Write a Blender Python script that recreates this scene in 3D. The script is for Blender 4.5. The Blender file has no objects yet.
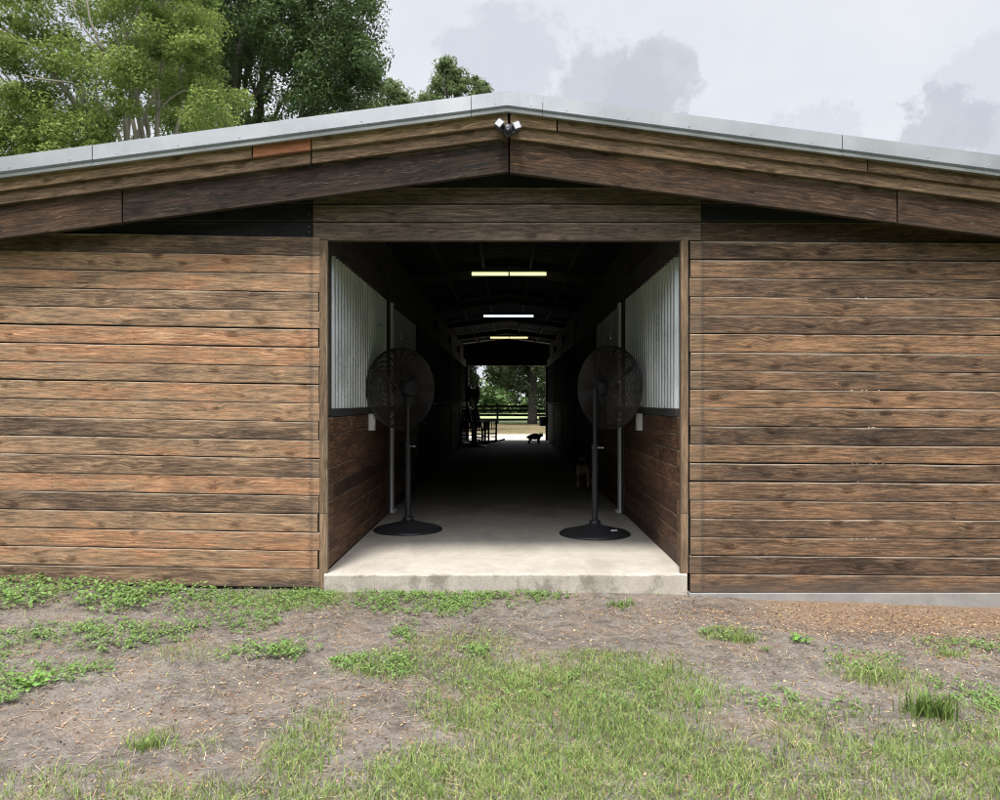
import bpy, math, random
import numpy as np
from mathutils import Vector, Matrix
R = math.radians
random.seed(7); rng = np.random.default_rng(7)
sc = bpy.context.scene
COL = sc.collection
CAMZ, CAMY, F, PX, PY = 1.51, -6.03, 760.0, 507.0, 402.0

def at(px, py, Y):
    """point in the photograph -> point on the vertical plane at Y"""
    d = Y - CAMY
    return ((px-PX)/F*d, Y, CAMZ-(py-PY)/F*d)
def gnd(px, py, z=0.0):
    d = (CAMZ-z)*F/(py-PY)
    return ((px-PX)/F*d, CAMY+d)

# ------------------------------------------------------------------ mesh helpers
class MB:
    def __init__(s): s.v=[]; s.f=[]; s.m=[]; s.uv=[]; s.t=[]
    def add(s, vs, fs, mi=0, uvs=None, tone=(.5,.5,0)):
        b=len(s.v); s.v.extend(vs); s.t.extend([tone]*len(vs))
        for i,f in enumerate(fs):
            s.f.append([b+k for k in f]); s.m.append(mi)
            s.uv.extend(uvs[i] if uvs else [(0,0)]*len(f))
    def box(s, x0,x1,y0,y1,z0,z1, mi=0, tone=(.5,.5,0)):
        vs=[(x0,y0,z0),(x1,y0,z0),(x1,y1,z0),(x0,y1,z0),(x0,y0,z1),(x1,y0,z1),(x1,y1,z1),(x0,y1,z1)]
        s.add(vs,[(0,3,2,1),(4,5,6,7),(0,1,5,4),(1,2,6,5),(2,3,7,6),(3,0,4,7)],mi,None,tone)
    def tube(s, pts, r, n=8, mi=0, tone=(.5,.5,0), cap=True):
        pts=[Vector(p) for p in pts]; rr=r if isinstance(r,(list,tuple)) else [r]*len(pts)
        vs=[]; up=None
        for i,p in enumerate(pts):
            d=(pts[min(i+1,len(pts)-1)]-pts[max(i-1,0)])
            if d.length<1e-9: d=Vector((0,0,1))
            d.normalize()
            if up is None: up=Vector((0,0,1)) if abs(d.z)<.9 else Vector((1,0,0))
            a=d.cross(up)
            if a.length<1e-6: a=d.cross(Vector((.3,.9,.1)))
            a.normalize(); b=a.cross(d).normalized(); up=b
            for k in range(n):
                t=2*math.pi*k/n; vs.append(tuple(p+a*math.cos(t)*rr[i]+b*math.sin(t)*rr[i]))
        fs=[]
        for i in range(len(pts)-1):
            for k in range(n):
                fs.append((i*n+k,i*n+(k+1)%n,(i+1)*n+(k+1)%n,(i+1)*n+k))
        if cap: fs.append(tuple(range(n))[::-1]); fs.append(tuple((len(pts)-1)*n+k for k in range(n)))
        s.add(vs,fs,mi,None,tone)
    def lathe(s, prof, n=32, c=(0,0,0), mi=0):
        vs=[]; fs=[]
        for r,z in prof:
            for k in range(n):
                t=2*math.pi*k/n; vs.append((c[0]+r*math.cos(t),c[1]+r*math.sin(t),c[2]+z))
        for i in range(len(prof)-1):
            for k in range(n): fs.append((i*n+k,i*n+(k+1)%n,(i+1)*n+(k+1)%n,(i+1)*n+k))
        fs.append(tuple(range(n))[::-1]); fs.append(tuple((len(prof)-1)*n+k for k in range(n)))
        s.add(vs,fs,mi)
    def board(s, o, U, N, W, L, h, t, tone=None, c=.003, seg=.35, wob=.0012, mi=0, bow=0):
        """one sawn board: o = lower back corner, U along, N outward, W up"""
        o=Vector(o);U=Vector(U).normalized();N=Vector(N).normalized();W=Vector(W).normalized()
        n=max(2,int(L/seg)); uo=random.random()*40; vo=random.random()*40
        if tone is None: tone=(random.random(),random.random(),0)
        wb=[random.uniform(-wob,wob) for _ in range(n+1)]; wt=[random.uniform(-wob,wob) for _ in range(n+1)]
        prof=[(0,0),(t-c,0),(t,c),(t,h-c),(t-c,h),(0,h)]
        vv=[0,t,t+c*1.4,t+h,t+h+c*1.4,2*t+h]
        vs=[];fs=[];uv=[];tz=[]
        for i in range(n+1):
            q=i/n*L; nb=bow*math.sin(math.pi*i/n)
            for j,(a,b) in enumerate(prof):
                w=wb[i] if j<3 else wt[i]
                vs.append(tuple(o+U*q+N*(a+nb)+W*(b+w))); tz.append((tone[0],tone[1],b/h))
        for i in range(n):
            u0=uo+i/n*L; u1=uo+(i+1)/n*L
            for j in range(6):
                k=(j+1)%6; v0=vo+vv[j]; v1=vo+(vv[j+1] if j<5 else vv[5]+t)
                fs.append((i*6+j,(i+1)*6+j,(i+1)*6+k,i*6+k)); uv.append([(u0,v0),(u1,v0),(u1,v1),(u0,v1)])
        for base,sgn in ((0,1),(n*6,-1)):
            f=[base+j for j in range(6)]
            if sgn<0: f=f[::-1]
            fs.append(tuple(f)); uv.append([(uo+prof[j-base][0]*.2,vo+prof[j-base][1]) for j in f])
        s.add(vs,fs,mi,uv,tone); s.t[-len(tz):]=tz
    def build(s, name, mats, parent=None, smooth=False):
        me=bpy.data.meshes.new(name); me.from_pydata(s.v,[],s.f)
        mats=mats if isinstance(mats,(list,tuple)) else [mats]
        for m in mats: me.materials.append(m)
        me.polygons.foreach_set('material_index',s.m)
        uvl=me.uv_layers.new(name='UVMap'); uvl.data.foreach_set('uv',[c for p in s.uv for c in p])
        at_=me.attributes.new('tone','FLOAT_COLOR','POINT'); at_.data.foreach_set('color',[c for t in s.t for c in (t[0],t[1],t[2],1)])
        if smooth: me.polygons.foreach_set('use_smooth',[True]*len(me.polygons))
        me.update()
        o=bpy.data.objects.new(name,me); COL.objects.link(o)
        if parent is not None: o.parent=parent
        return o
def quads(name, V, mat, tone=None, parent=None, n=4, smooth=False):
    """V: (N,n,3) array of n-gons -> one mesh"""
    N=V.shape[0]; me=bpy.data.meshes.new(name)
    me.vertices.add(N*n); me.vertices.foreach_set('co',V.reshape(-1).astype(np.float32))
    me.loops.add(N*n); me.loops.foreach_set('vertex_index',np.arange(N*n,dtype=np.int32))
    me.polygons.add(N); me.polygons.foreach_set('loop_start',np.arange(0,N*n,n,dtype=np.int32))
    mats=mat if isinstance(mat,(list,tuple)) else [mat]
    for m in mats: me.materials.append(m)
    if tone is None: tone=rng.random((N,2))
    c=np.ones((N,n,4),np.float32); c[:,:,0]=tone[:,0:1]; c[:,:,1]=tone[:,1:2]; c[:,:,2]=np.linspace(0,1,n)[None,:]
    a=me.attributes.new('tone','FLOAT_COLOR','POINT'); a.data.foreach_set('color',c.reshape(-1))
    me.update(calc_edges=True)
    o=bpy.data.objects.new(name,me); COL.objects.link(o)
    if parent is not None: o.parent=parent
    return o
def empty(name, loc, label=None, cat=None, group=None, rz=0):
    o=bpy.data.objects.new(name,None); COL.objects.link(o); o.location=loc; o.rotation_euler=(0,0,rz); o.empty_display_size=.2
    if label: o['label']=label
    if cat: o['category']=cat
    if group: o['group']=group
    return o
def tag(o,label=None,cat=None,group=None,kind=None):
    if label: o['label']=label
    if cat: o['category']=cat
    if group: o['group']=group
    if kind: o['kind']=kind
    return o
def children(o): return [c for c in bpy.data.objects if c.parent==o]
def copy_tree(o, loc=None, rz=None, label=None, parent=None):
    c=o.copy(); COL.objects.link(c); c.parent=parent
    if loc is not None: c.location=loc
    if rz is not None: c.rotation_euler=(0,0,rz)
    if label: c['label']=label
    for ch in children(o):
        if ch!=c: copy_tree(ch,parent=c)
    return c

# ------------------------------------------------------------------ node helpers
class NT:
    def __init__(s,mat): s.t=mat.node_tree; s.n=s.t.nodes; s.l=s.t.links
    def node(s,typ,ins=None,**kw):
        nd=s.n.new(typ)
        for k,v in kw.items(): setattr(nd,k,v)
        for k,v in (ins or {}).items():
            sk=nd.inputs[k]
            if isinstance(v,bpy.types.NodeSocket): s.l.new(v,sk)
            else: sk.default_value=v
        return nd
    def math(s,op,a,b=None,c=None,clamp=False):
        ins={0:a}
        if b is not None: ins[1]=b
        if c is not None: ins[2]=c
        return s.node('ShaderNodeMath',ins,operation=op,use_clamp=clamp).outputs[0]
    def comb(s,x,y,z): return s.node('ShaderNodeCombineXYZ',{0:x,1:y,2:z}).outputs[0]
    def noise(s,vec,scale,detail=4,rough=.55,dist=0):
        return s.node('ShaderNodeTexNoise',{'Vector':vec,'Scale':scale,'Detail':detail,'Roughness':rough,'Distortion':dist}).outputs[0]
    def ss(s,x,a,b,lo=0.,hi=1.):
        return s.node('ShaderNodeMapRange',{0:x,1:a,2:b,3:lo,4:hi},interpolation_type='SMOOTHSTEP').outputs[0]
    def ramp(s,x,stops,interp='LINEAR'):
        r=s.node('ShaderNodeValToRGB',{0:x}); cr=r.color_ramp; cr.interpolation=interp
        while len(cr.elements)<len(stops): cr.elements.new(.5)
        for e,(p,c) in zip(cr.elements,stops): e.position=p; e.color=(*c,1)
        return r.outputs[0]
    def mix(s,f,a,b,mode='MIX'):
        m=s.node('ShaderNodeMix',data_type='RGBA',blend_type=mode)
        for i,v in ((0,f),(6,a),(7,b)):
            if isinstance(v,bpy.types.NodeSocket): s.l.new(v,m.inputs[i])
            else: m.inputs[i].default_value=(*v,1) if isinstance(v,tuple) and len(v)==3 else v
        return m.outputs[2]
def newmat(name):
    m=bpy.data.materials.new(name); m.use_nodes=True; t=NT(m)
    bs=m.node_tree.nodes['Principled BSDF']; return m,t,bs
def lin(r,g,b):
    f=lambda c:(c/255/12.92) if c/255<=.04045 else ((c/255+.055)/1.055)**2.4
    return (f(r),f(g),f(b))
def simple(name,col,rough=.6,metal=0,var=.25,scale=20,bump=0):
    m,t,b=newmat(name); tc=t.node('ShaderNodeTexCoord').outputs['Object']
    n=t.noise(tc,scale,5,.6)
    c=t.mix(n,tuple(x*(1-var) for x in col),tuple(min(1,x*(1+var)) for x in col))
    t.l.new(c,b.inputs['Base Color']); b.inputs['Metallic'].default_value=metal
    t.l.new(t.ss(n,.3,.7,rough*.85,min(1,rough*1.15)),b.inputs['Roughness'])
    if bump:
        bp=t.node('ShaderNodeBump',{'Height':n,'Strength':bump,'Distance':.01}); t.l.new(bp.outputs[0],b.inputs['Normal'])
    return m

def wood(name, cols, contrast=1., knots=.42, rough=.8, fleck=.35, edge=False, gray=None):
    m,t,b=newmat(name)
    uv=t.node('ShaderNodeUVMap').outputs[0]; sp=t.node('ShaderNodeSeparateXYZ',{0:uv}); u,v=sp.outputs[0],sp.outputs[1]
    at_=t.node('ShaderNodeAttribute',attribute_name='tone').outputs['Vector']; sa=t.node('ShaderNodeSeparateXYZ',{0:at_}); T,S=sa.outputs[0],sa.outputs[1]
    seed=t.math('MULTIPLY',S,31.)
    # knots
    kv=t.comb(t.math('MULTIPLY',u,3.9),t.math('MULTIPLY',v,6.9),0.)
    vo=t.node('ShaderNodeTexVoronoi',{'Vector':kv,'Scale':1.,'Randomness':1.},voronoi_dimensions='2D')
    dist=vo.outputs['Distance']; rnd=t.node('ShaderNodeSeparateColor',{0:vo.outputs['Color']}).outputs[0]
    gate=t.math('GREATER_THAN',rnd,1-knots)
    size=t.math('ADD',t.math('MULTIPLY',t.math('POWER',t.node('ShaderNodeSeparateColor',{0:vo.outputs['Color']}).outputs[1],1.4),.12),.045)
    kd=t.math('ADD',dist,t.math('MULTIPLY',t.math('SUBTRACT',t.noise(kv,9.,3,.7),.5),.16))
    knot=t.math('MULTIPLY',gate,t.math('SUBTRACT',1.,t.ss(t.math('SUBTRACT',kd,size),-.02,.04)))
    fall=t.math('MULTIPLY',gate,t.math('SUBTRACT',1.,t.ss(dist,.02,.5)))
    warp=t.math('ADD',t.math('MULTIPLY',fall,.020),t.math('MULTIPLY',t.noise(t.comb(t.math('MULTIPLY',u,2.),t.math('MULTIPLY',v,9.),seed),1.,2),.010))
    v2=t.math('ADD',v,warp)
    W_=sa.outputs[2]
    nn=lambda fu,fv,ds,de=5,ro=.7: t.noise(t.comb(t.math('MULTIPLY',u,fu),t.math('MULTIPLY',v2,fv),t.math('ADD',seed,ds)),1.,de,ro)
    low=nn(1.5,6.,0.); mid=nn(4.5,75.,2.,5,.75); gr=nn(11.,210.,5.,5,.75); fine=nn(40.,520.,7.,2)
    key=t.math('ADD',t.math('MULTIPLY',t.math('SUBTRACT',low,.5),1.5),T)
    key=t.math('ADD',key,t.math('MULTIPLY',t.math('SUBTRACT',mid,.5),.8),clamp=True)
    k=len(cols)-1
    base=t.ramp(key,[(i/k,c) for i,c in enumerate(cols)])
    grey=lambda x: t.node('ShaderNodeCombineColor',{0:x,1:x,2:x}).outputs[0]
    bl=t.ss(nn(1.9,13.,9.,6,.75),.50,.66)
    base=t.mix(t.math('MULTIPLY',bl,.5),base,gray or (.105,.085,.065))
    base=t.mix(1.,base,grey(t.ss(mid,.34,.66,1-.42*contrast,1+.30*contrast)),'MULTIPLY')
    base=t.mix(1.,base,grey(t.ss(gr,.34,.66,1-.38*contrast,1+.22*contrast)),'MULTIPLY')
    fl=t.ss(nn(7.,130.,4.,4,.7),.60,.70)
    base=t.mix(t.math('MULTIPLY',fl,fleck),base,(.50,.43,.34))
    dk=t.ss(nn(2.6,95.,14.,4,.7),.62,.67)
    base=t.mix(t.math('MULTIPLY',dk,.55*contrast),base,(.03,.022,.016))
    # worn arris plus painted highlight at the top edge, grime along the lower edge
    ed=t.math('MULTIPLY',t.ss(t.math('ADD',W_,t.math('MULTIPLY',t.math('SUBTRACT',nn(2.2,20.,20.),.5),.5)),.90,1.02),fleck*1.3)
    base=t.mix(ed,base,(.46,.39,.31))
    base=t.mix(t.math('MULTIPLY',t.ss(t.math('ADD',W_,t.math('MULTIPLY',t.math('SUBTRACT',nn(3.,20.,25.),.5),.4)),.14,-.02),.55),base,(.06,.047,.038))
    ring=t.math('SUBTRACT',1.,t.ss(t.math('ABSOLUTE',t.math('SUBTRACT',t.math('SUBTRACT',kd,size),.05)),.0,.045))
    kb=t.math('MULTIPLY',t.math('MULTIPLY',ring,gate),.5); base=t.mix(kb,base,t.mix(1.,base,(.42,.36,.30),'MULTIPLY'))
    base=t.mix(t.math('MULTIPLY',knot,t.ss(gr,.3,.6,.95,.5)),base,t.mix(1.,base,(.26,.20,.16),'MULTIPLY'))
    if edge:
        p=t.node('ShaderNodeSeparateXYZ',{0:t.node('ShaderNodeNewGeometry').outputs['Position']})
        ax=t.math('ABSOLUTE',p.outputs[0]); jit=t.math('MULTIPLY',t.math('SUBTRACT',gr,.5),.03)
        d=t.math('ABSOLUTE',t.math('SUBTRACT',t.math('ADD',ax,jit),1.548))
        line=t.math('MULTIPLY',t.math('SUBTRACT',1.,t.ss(d,.004,.026)),t.ss(gr,.35,.65,.1,.65))
        inn=t.math('SUBTRACT',1.,t.ss(ax,1.53,1.545))
        base=t.mix(t.math('MULTIPLY',inn,.28),base,(.24,.175,.115))
        base=t.mix(line,base,(.07,.058,.05))
        # splashed dirt on the lowest boards
        zz=t.math('ADD',p.outputs[2],t.math('MULTIPLY',t.math('SUBTRACT',low,.5),.25))
        base=t.mix(t.ss(zz,.14,.02,0.,.7),base,(.085,.068,.055))
    t.l.new(base,b.inputs['Base Color']); b.inputs['Roughness'].default_value=rough
    b.inputs['Specular IOR Level'].default_value=.25
    h=t.math('ADD',t.math('MULTIPLY',gr,.7),t.math('ADD',t.math('MULTIPLY',fine,.35),t.math('MULTIPLY',mid,.6)))
    h=t.math('SUBTRACT',h,t.math('MULTIPLY',dk,.4))
    bp=t.node('ShaderNodeBump',{'Height':h,'Strength':.55,'Distance':.004}); t.l.new(bp.outputs[0],b.inputs['Normal'])
    return m

M={}
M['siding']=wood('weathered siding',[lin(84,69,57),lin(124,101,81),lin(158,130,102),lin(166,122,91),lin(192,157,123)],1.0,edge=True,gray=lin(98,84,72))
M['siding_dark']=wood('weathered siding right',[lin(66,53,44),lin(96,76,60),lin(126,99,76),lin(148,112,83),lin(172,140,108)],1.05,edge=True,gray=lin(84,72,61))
M['gable']=wood('grey brown boards',[lin(72,61,53),lin(98,84,72),lin(124,106,90)],1.1,.3,gray=lin(92,85,78),fleck=.25)
M['gable_black']=wood('black stained boards',[lin(20,21,25),lin(30,30,34),lin(40,36,36)],.6,.2,fleck=.05,gray=lin(32,34,40))
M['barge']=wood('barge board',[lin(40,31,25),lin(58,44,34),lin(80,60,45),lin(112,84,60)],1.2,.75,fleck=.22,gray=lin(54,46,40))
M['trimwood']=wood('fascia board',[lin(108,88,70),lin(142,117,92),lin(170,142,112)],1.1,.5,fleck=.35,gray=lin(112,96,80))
M['orange']=wood('new orange board',[lin(150,98,70),lin(168,110,80),lin(180,122,90)],.4,.1,fleck=.1,gray=lin(150,104,78))
M['jamb']=wood('jamb post',[lin(96,80,64),lin(128,106,84),lin(154,130,104)],.7,.2,fleck=.35,gray=lin(118,102,84))
M['kick']=wood('stained kick boards',[lin(62,46,37),lin(94,69,54),lin(132,100,76)],1.1,.5,rough=.6,fleck=.2,gray=lin(60,46,38))
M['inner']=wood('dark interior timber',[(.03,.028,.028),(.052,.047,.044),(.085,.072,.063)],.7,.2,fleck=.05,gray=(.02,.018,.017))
M['farpost']=wood('far door post',[lin(84,62,46),lin(112,86,66)],.7,.2)

def galv(name,base,rough=.34,spang=.12,metal=1.):
    m,t,b=newmat(name); tc=t.node('ShaderNodeTexCoord').outputs['Object']
    vo=t.node('ShaderNodeTexVoronoi',{'Vector':tc,'Scale':45.}).outputs['Color']
    s=t.node('ShaderNodeSeparateColor',{0:vo}).outputs[0]; n=t.noise(tc,2.2,4)
    k=t.math('ADD',t.math('MULTIPLY',s,spang),t.math('ADD',t.math('MULTIPLY',n,.25),.82-spang/2))
    t.l.new(t.mix(1.,base,t.node('ShaderNodeCombineColor',{0:k,1:k,2:k}).outputs[0],'MULTIPLY'),b.inputs['Base Color'])
    b.inputs['Metallic'].default_value=metal; t.l.new(t.ss(n,.3,.7,rough*.8,rough*1.25),b.inputs['Roughness'])
    return m
M['flash']=galv('galvalume flashing',(.46,.475,.49),.40,.04,.7)
M['roofmetal']=galv('roof sheet',(.5,.53,.54),.45,.05,.8)
M['corr']=galv('corrugated steel',(.88,.90,.96),.34,.0,.6)
M['dullmetal']=galv('dull steel',(.52,.54,.56),.5,.1,.8)
M['black']=simple('black paint',(.012,.013,.016),.42,0,.3,30,.05)
M['blackfan']=simple('fan enamel',(.028,.029,.033),.38,0,.2,30)
M['brownwire']=simple('fan wire',(.035,.027,.024),.45,0,.2)
M['whiteplastic']=simple('white plastic',(.74,.74,.72),.4,0,.06)
M['lampglass']=simple('frosted lamp glass',(.42,.42,.43),.3,0,.1)
M['greyplastic']=simple('grey pvc',(.78,.79,.80),.5,0,.12,6)
M['darkgrey']=simple('dark grey plastic',(.05,.055,.07),.4,0,.2)
M['greycap']=simple('steel channel',(.06,.06,.062),.5,.3,.2)
M['nail']=simple('nail',(.03,.025,.02),.6,.5,.2)
M['pale_fleck']=simple('pale fleck',(.55,.5,.42),.9,0,.2)
M['sticker']=simple('sticker',(.75,.77,.8),.5,0,.03)
M['near_black']=simple('dark',(.01,.01,.01),.9)

def emit(name,col,s):
    m=bpy.data.materials.new(name); m.use_nodes=True; t=NT(m); b=t.n['Principled BSDF']
    b.inputs['Base Color'].default_value=(*col,1); b.inputs['Emission Color'].default_value=(*col,1); b.inputs['Emission Strength'].default_value=s; return m

# concrete
m,t,b=newmat('concrete'); tc=t.node('ShaderNodeTexCoord').outputs['Object']
n1=t.noise(tc,.9,6,.6); n2=t.noise(tc,6.,6,.65); n3=t.noise(tc,90.,3,.6)
st=t.noise(t.node('ShaderNodeMapping',{'Vector':tc,'Scale':(1.,.35,1.)}).outputs[0],2.2,5,.6)
c=t.ramp(t.math('ADD',t.math('MULTIPLY',n1,.5),t.math('MULTIPLY',n2,.5)),[(.3,(.36,.325,.28)),(.5,(.45,.41,.355)),(.72,(.55,.51,.45))])
c=t.mix(t.ss(st,.5,.68,0.,.35),c,(.25,.22,.185))
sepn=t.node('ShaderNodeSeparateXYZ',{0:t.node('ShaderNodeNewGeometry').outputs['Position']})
k=t.ss(n3,.3,.7,.86,1.06); c=t.mix(1.,c,t.node('ShaderNodeCombineColor',{0:k,1:k,2:k}).outputs[0],'MULTIPLY')
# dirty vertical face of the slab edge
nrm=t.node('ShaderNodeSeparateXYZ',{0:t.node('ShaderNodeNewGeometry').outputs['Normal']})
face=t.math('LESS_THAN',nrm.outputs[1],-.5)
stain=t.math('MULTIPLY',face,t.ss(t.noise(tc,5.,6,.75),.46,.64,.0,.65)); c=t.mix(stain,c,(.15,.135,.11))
aisle_shade=t.ss(t.math('ADD',sepn.outputs[1],t.math('MULTIPLY',t.math('SUBTRACT',n1,.5),5.)),2.6,4.6,0.,.62); c=t.mix(aisle_shade,c,(.10,.09,.078))  # deep aisle's shade painted into the concrete, with blotchy stains at its edge
t.l.new(c,b.inputs['Base Color']); b.inputs['Roughness'].default_value=.75
bp=t.node('ShaderNodeBump',{'Height':t.math('ADD',n3,n2),'Strength':.25,'Distance':.003}); t.l.new(bp.outputs[0],b.inputs['Normal']); b.inputs['Specular IOR Level'].default_value=.2
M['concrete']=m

# ground: sandy soil near, leaf litter / lawn behind the barn (by place)
m,t,b=newmat('soil'); pos=t.node('ShaderNodeNewGeometry').outputs['Position']; sp=t.node('ShaderNodeSeparateXYZ',{0:pos})
n1=t.noise(pos,1.3,5,.6); n2=t.noise(pos,11.,6,.7); n3=t.noise(pos,70.,4,.7); n4=t.noise(pos,260.,2,.6)
c=t.ramp(t.math('ADD',t.math('MULTIPLY',n2,.6),t.math('MULTIPLY',n1,.4)),[(.34,(.095,.078,.064)),(.45,(.18,.155,.132)),(.56,(.28,.248,.218)),(.70,(.40,.36,.32))])
c=t.mix(t.ss(n3,.54,.66,0.,.6),c,(.085,.067,.053))
c=t.mix(t.ss(t.noise(pos,28.,5,.7),.54,.64,0.,.5),c,(.30,.27,.245))
c=t.mix(t.ss(n4,.60,.72,0.,.35),c,(.46,.42,.37))
mul=t.ss(t.noise(pos,2.6,5,.65),.50,.60)
c=t.mix(t.math('MULTIPLY',mul,t.ss(n3,.42,.56,.0,.55)),c,(.27,.18,.115))
band=t.math('MULTIPLY',t.ss(t.math('ADD',sp.outputs[1],t.math('MULTIPLY',n2,.8)),-.75,-.15),t.ss(sp.outputs[0],1.5,2.4))
c=t.mix(t.math('MULTIPLY',band,t.ss(n3,.36,.56,.25,.85)),c,(.34,.215,.125))
# lawn away from the visible yard
lawn=t.ramp(t.noise(pos,3.,6,.7),[(.3,(.055,.085,.025)),(.6,(.10,.14,.04)),(.8,(.16,.15,.07))])
far=t.math('MAXIMUM',t.ss(t.math('ADD',sp.outputs[1],t.math('MULTIPLY',n1,1.)),-3.4,-4.8),t.ss(t.math('ADD',t.math('ABSOLUTE',sp.outputs[0]),n1),5.6,7.))
c=t.mix(far,c,lawn)
back=t.ss(sp.outputs[1],20.,21.)
litter=t.mix(t.ss(t.noise(pos,2.,6,.75),.42,.6),(.22,.15,.10),(.11,.13,.045))
yard=t.mix(t.ss(t.math('ADD',sp.outputs[1],t.math('MULTIPLY',n2,3.)),29.,33.),(.55,.51,.43),litter)
yard=t.mix(t.ss(sp.outputs[1],46.,48.),yard,(.30,.35,.17))
c=t.mix(back,c,yard)
t.l.new(c,b.inputs['Base Color']); b.inputs['Roughness'].default_value=.95; b.inputs['Specular IOR Level'].default_value=.1
bp=t.node('ShaderNodeBump',{'Height':t.math('ADD',t.math('MULTIPLY',n2,1.6),t.math('ADD',t.math('MULTIPLY',n3,.8),t.math('MULTIPLY',n4,.25))),'Strength':1.,'Distance':.03}); t.l.new(bp.outputs[0],b.inputs['Normal'])
M['soil']=m

def leafmat(name,cols,trans=.3,rough=.6):
    m,t,b=newmat(name)
    at_=t.node('ShaderNodeAttribute',attribute_name='tone').outputs['Vector']; sa=t.node('ShaderNodeSeparateXYZ',{0:at_})
    k=len(cols)-1; c=t.ramp(sa.outputs[0],[(i/k,x) for i,x in enumerate(cols)])
    hs=t.node('ShaderNodeHueSaturation',{'Hue':t.ss(sa.outputs[1],0.,1.,.485,.515),'Value':t.ss(sa.outputs[1],0.,1.,.8,1.2),'Color':c})
    b.inputs['Roughness'].default_value=rough; b.inputs['Specular IOR Level'].default_value=.3
    t.l.new(hs.outputs[0],b.inputs['Base Color'])
    tr=t.node('ShaderNodeBsdfTranslucent',{'Color':hs.outputs[0]})
    mx=t.node('ShaderNodeMixShader',{0:trans,1:b.outputs[0],2:tr.outputs[0]})
    t.l.new(mx.outputs[0],t.n['Material Output'].inputs[0]); return m
M['leaf_light']=leafmat('light leaves',[(.072,.115,.03),(.14,.20,.045),(.225,.29,.07),(.32,.38,.11)],.35)
M['leaf_dark']=leafmat('oak leaves',[(.026,.048,.016),(.046,.080,.024),(.078,.125,.036),(.12,.175,.055)],.25)
M['leaf_mid']=leafmat('mid leaves',[(.08,.12,.045),(.13,.18,.07),(.20,.26,.11)],.45)
M['leaf_fence']=leafmat('hanging oak leaves',[(.03,.045,.022),(.055,.08,.038),(.09,.12,.055)],.3)
M['grass']=leafmat('grass blades',[(.09,.155,.035),(.155,.24,.055),(.23,.31,.085),(.34,.37,.14),(.46,.41,.24)],.3,.65)
M['weed']=leafmat('weed leaves',[(.075,.14,.035),(.15,.245,.06),(.26,.36,.11)],.3,.55)
M['weed_bright']=leafmat('bright weed leaves',[(.10,.21,.035),(.17,.32,.06),(.25,.40,.10)],.35,.5)
M['litter']=leafmat('dry litter',[(.07,.045,.03),(.19,.105,.055),(.34,.20,.105),(.44,.31,.19),(.52,.45,.35)],.0,.9)
def bark(name,col):
    return simple(name,col,.9,0,.45,9,.8)
M['bark_pale']=bark('pale bark',(.22,.20,.155)); M['bark']=bark('bark',(.085,.07,.055)); M['bark_grey']=bark('grey bark',(.035,.031,.026))

# ------------------------------------------------------------------ camera, light, sky
cd=bpy.data.cameras.new('camera'); cam=bpy.data.objects.new('camera',cd); COL.objects.link(cam); sc.camera=cam
cam.location=(0,CAMY,CAMZ); cam.rotation_euler=(R(90),0,0)
cd.sensor_width=36; cd.lens=36*F/1000; cd.shift_x=-.007; cd.shift_y=.002; cd.clip_end=600; cd.clip_start=.05
SUN_EL,SUN_AZ=R(66),R(196)      # azimuth clockwise from +Y (the way the camera looks)
sd=Vector((math.sin(SUN_AZ)*math.cos(SUN_EL),math.cos(SUN_AZ)*math.cos(SUN_EL),math.sin(SUN_EL)))
ld=bpy.data.lights.new('sun','SUN'); ld.energy=3.0; ld.angle=R(11); ld.color=(1,.96,.9)
lo=bpy.data.objects.new('sun',ld); COL.objects.link(lo); lo.rotation_euler=sd.to_track_quat('Z','Y').to_euler(); lo.location=(0,-10,20)
w=bpy.data.worlds.new('World'); sc.world=w; w.use_nodes=True; t=NT(w)
bg=t.n['Background']; bg.inputs[1].default_value=.1
sky=t.node('ShaderNodeTexSky',sky_type='NISHITA',sun_disc=False,sun_elevation=SUN_EL,sun_rotation=SUN_AZ,air_density=1.,dust_density=2.,ozone_density=1.)
g=t.node('ShaderNodeTexCoord').outputs['Generated']
nz=t.noise(g,2.2,7,.6); nz2=t.noise(g,9.,7,.62)
base=t.ramp(nz,[(.3,(.72,.755,.83)),(.5,(.82,.845,.90)),(.7,(.92,.935,.96))])
def blob(px,py,rad,sx=1.,sz=1.):
    v=Vector(((px-PX)/F,1,-(py-PY)/F)).normalized()
    s=t.node('ShaderNodeSeparateXYZ',{0:g})
    dx=t.math('MULTIPLY',t.math('SUBTRACT',s.outputs[0],v.x),1/sx); dz=t.math('MULTIPLY',t.math('SUBTRACT',s.outputs[2],v.z),1/sz)
    dy=t.math('SUBTRACT',s.outputs[1],v.y)
    d=t.math('SQRT',t.math('ADD',t.math('ADD',t.math('MULTIPLY',dx,dx),t.math('MULTIPLY',dz,dz)),t.math('MULTIPLY',dy,dy)))
    d=t.math('ADD',d,t.math('ADD',t.math('MULTIPLY',t.math('SUBTRACT',nz2,.5),.13),t.math('MULTIPLY',t.math('SUBTRACT',t.noise(g,30.,6,.65),.5),.08)))
    return t.ss(d,rad*1.07,rad*.74)
cl=base
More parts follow.
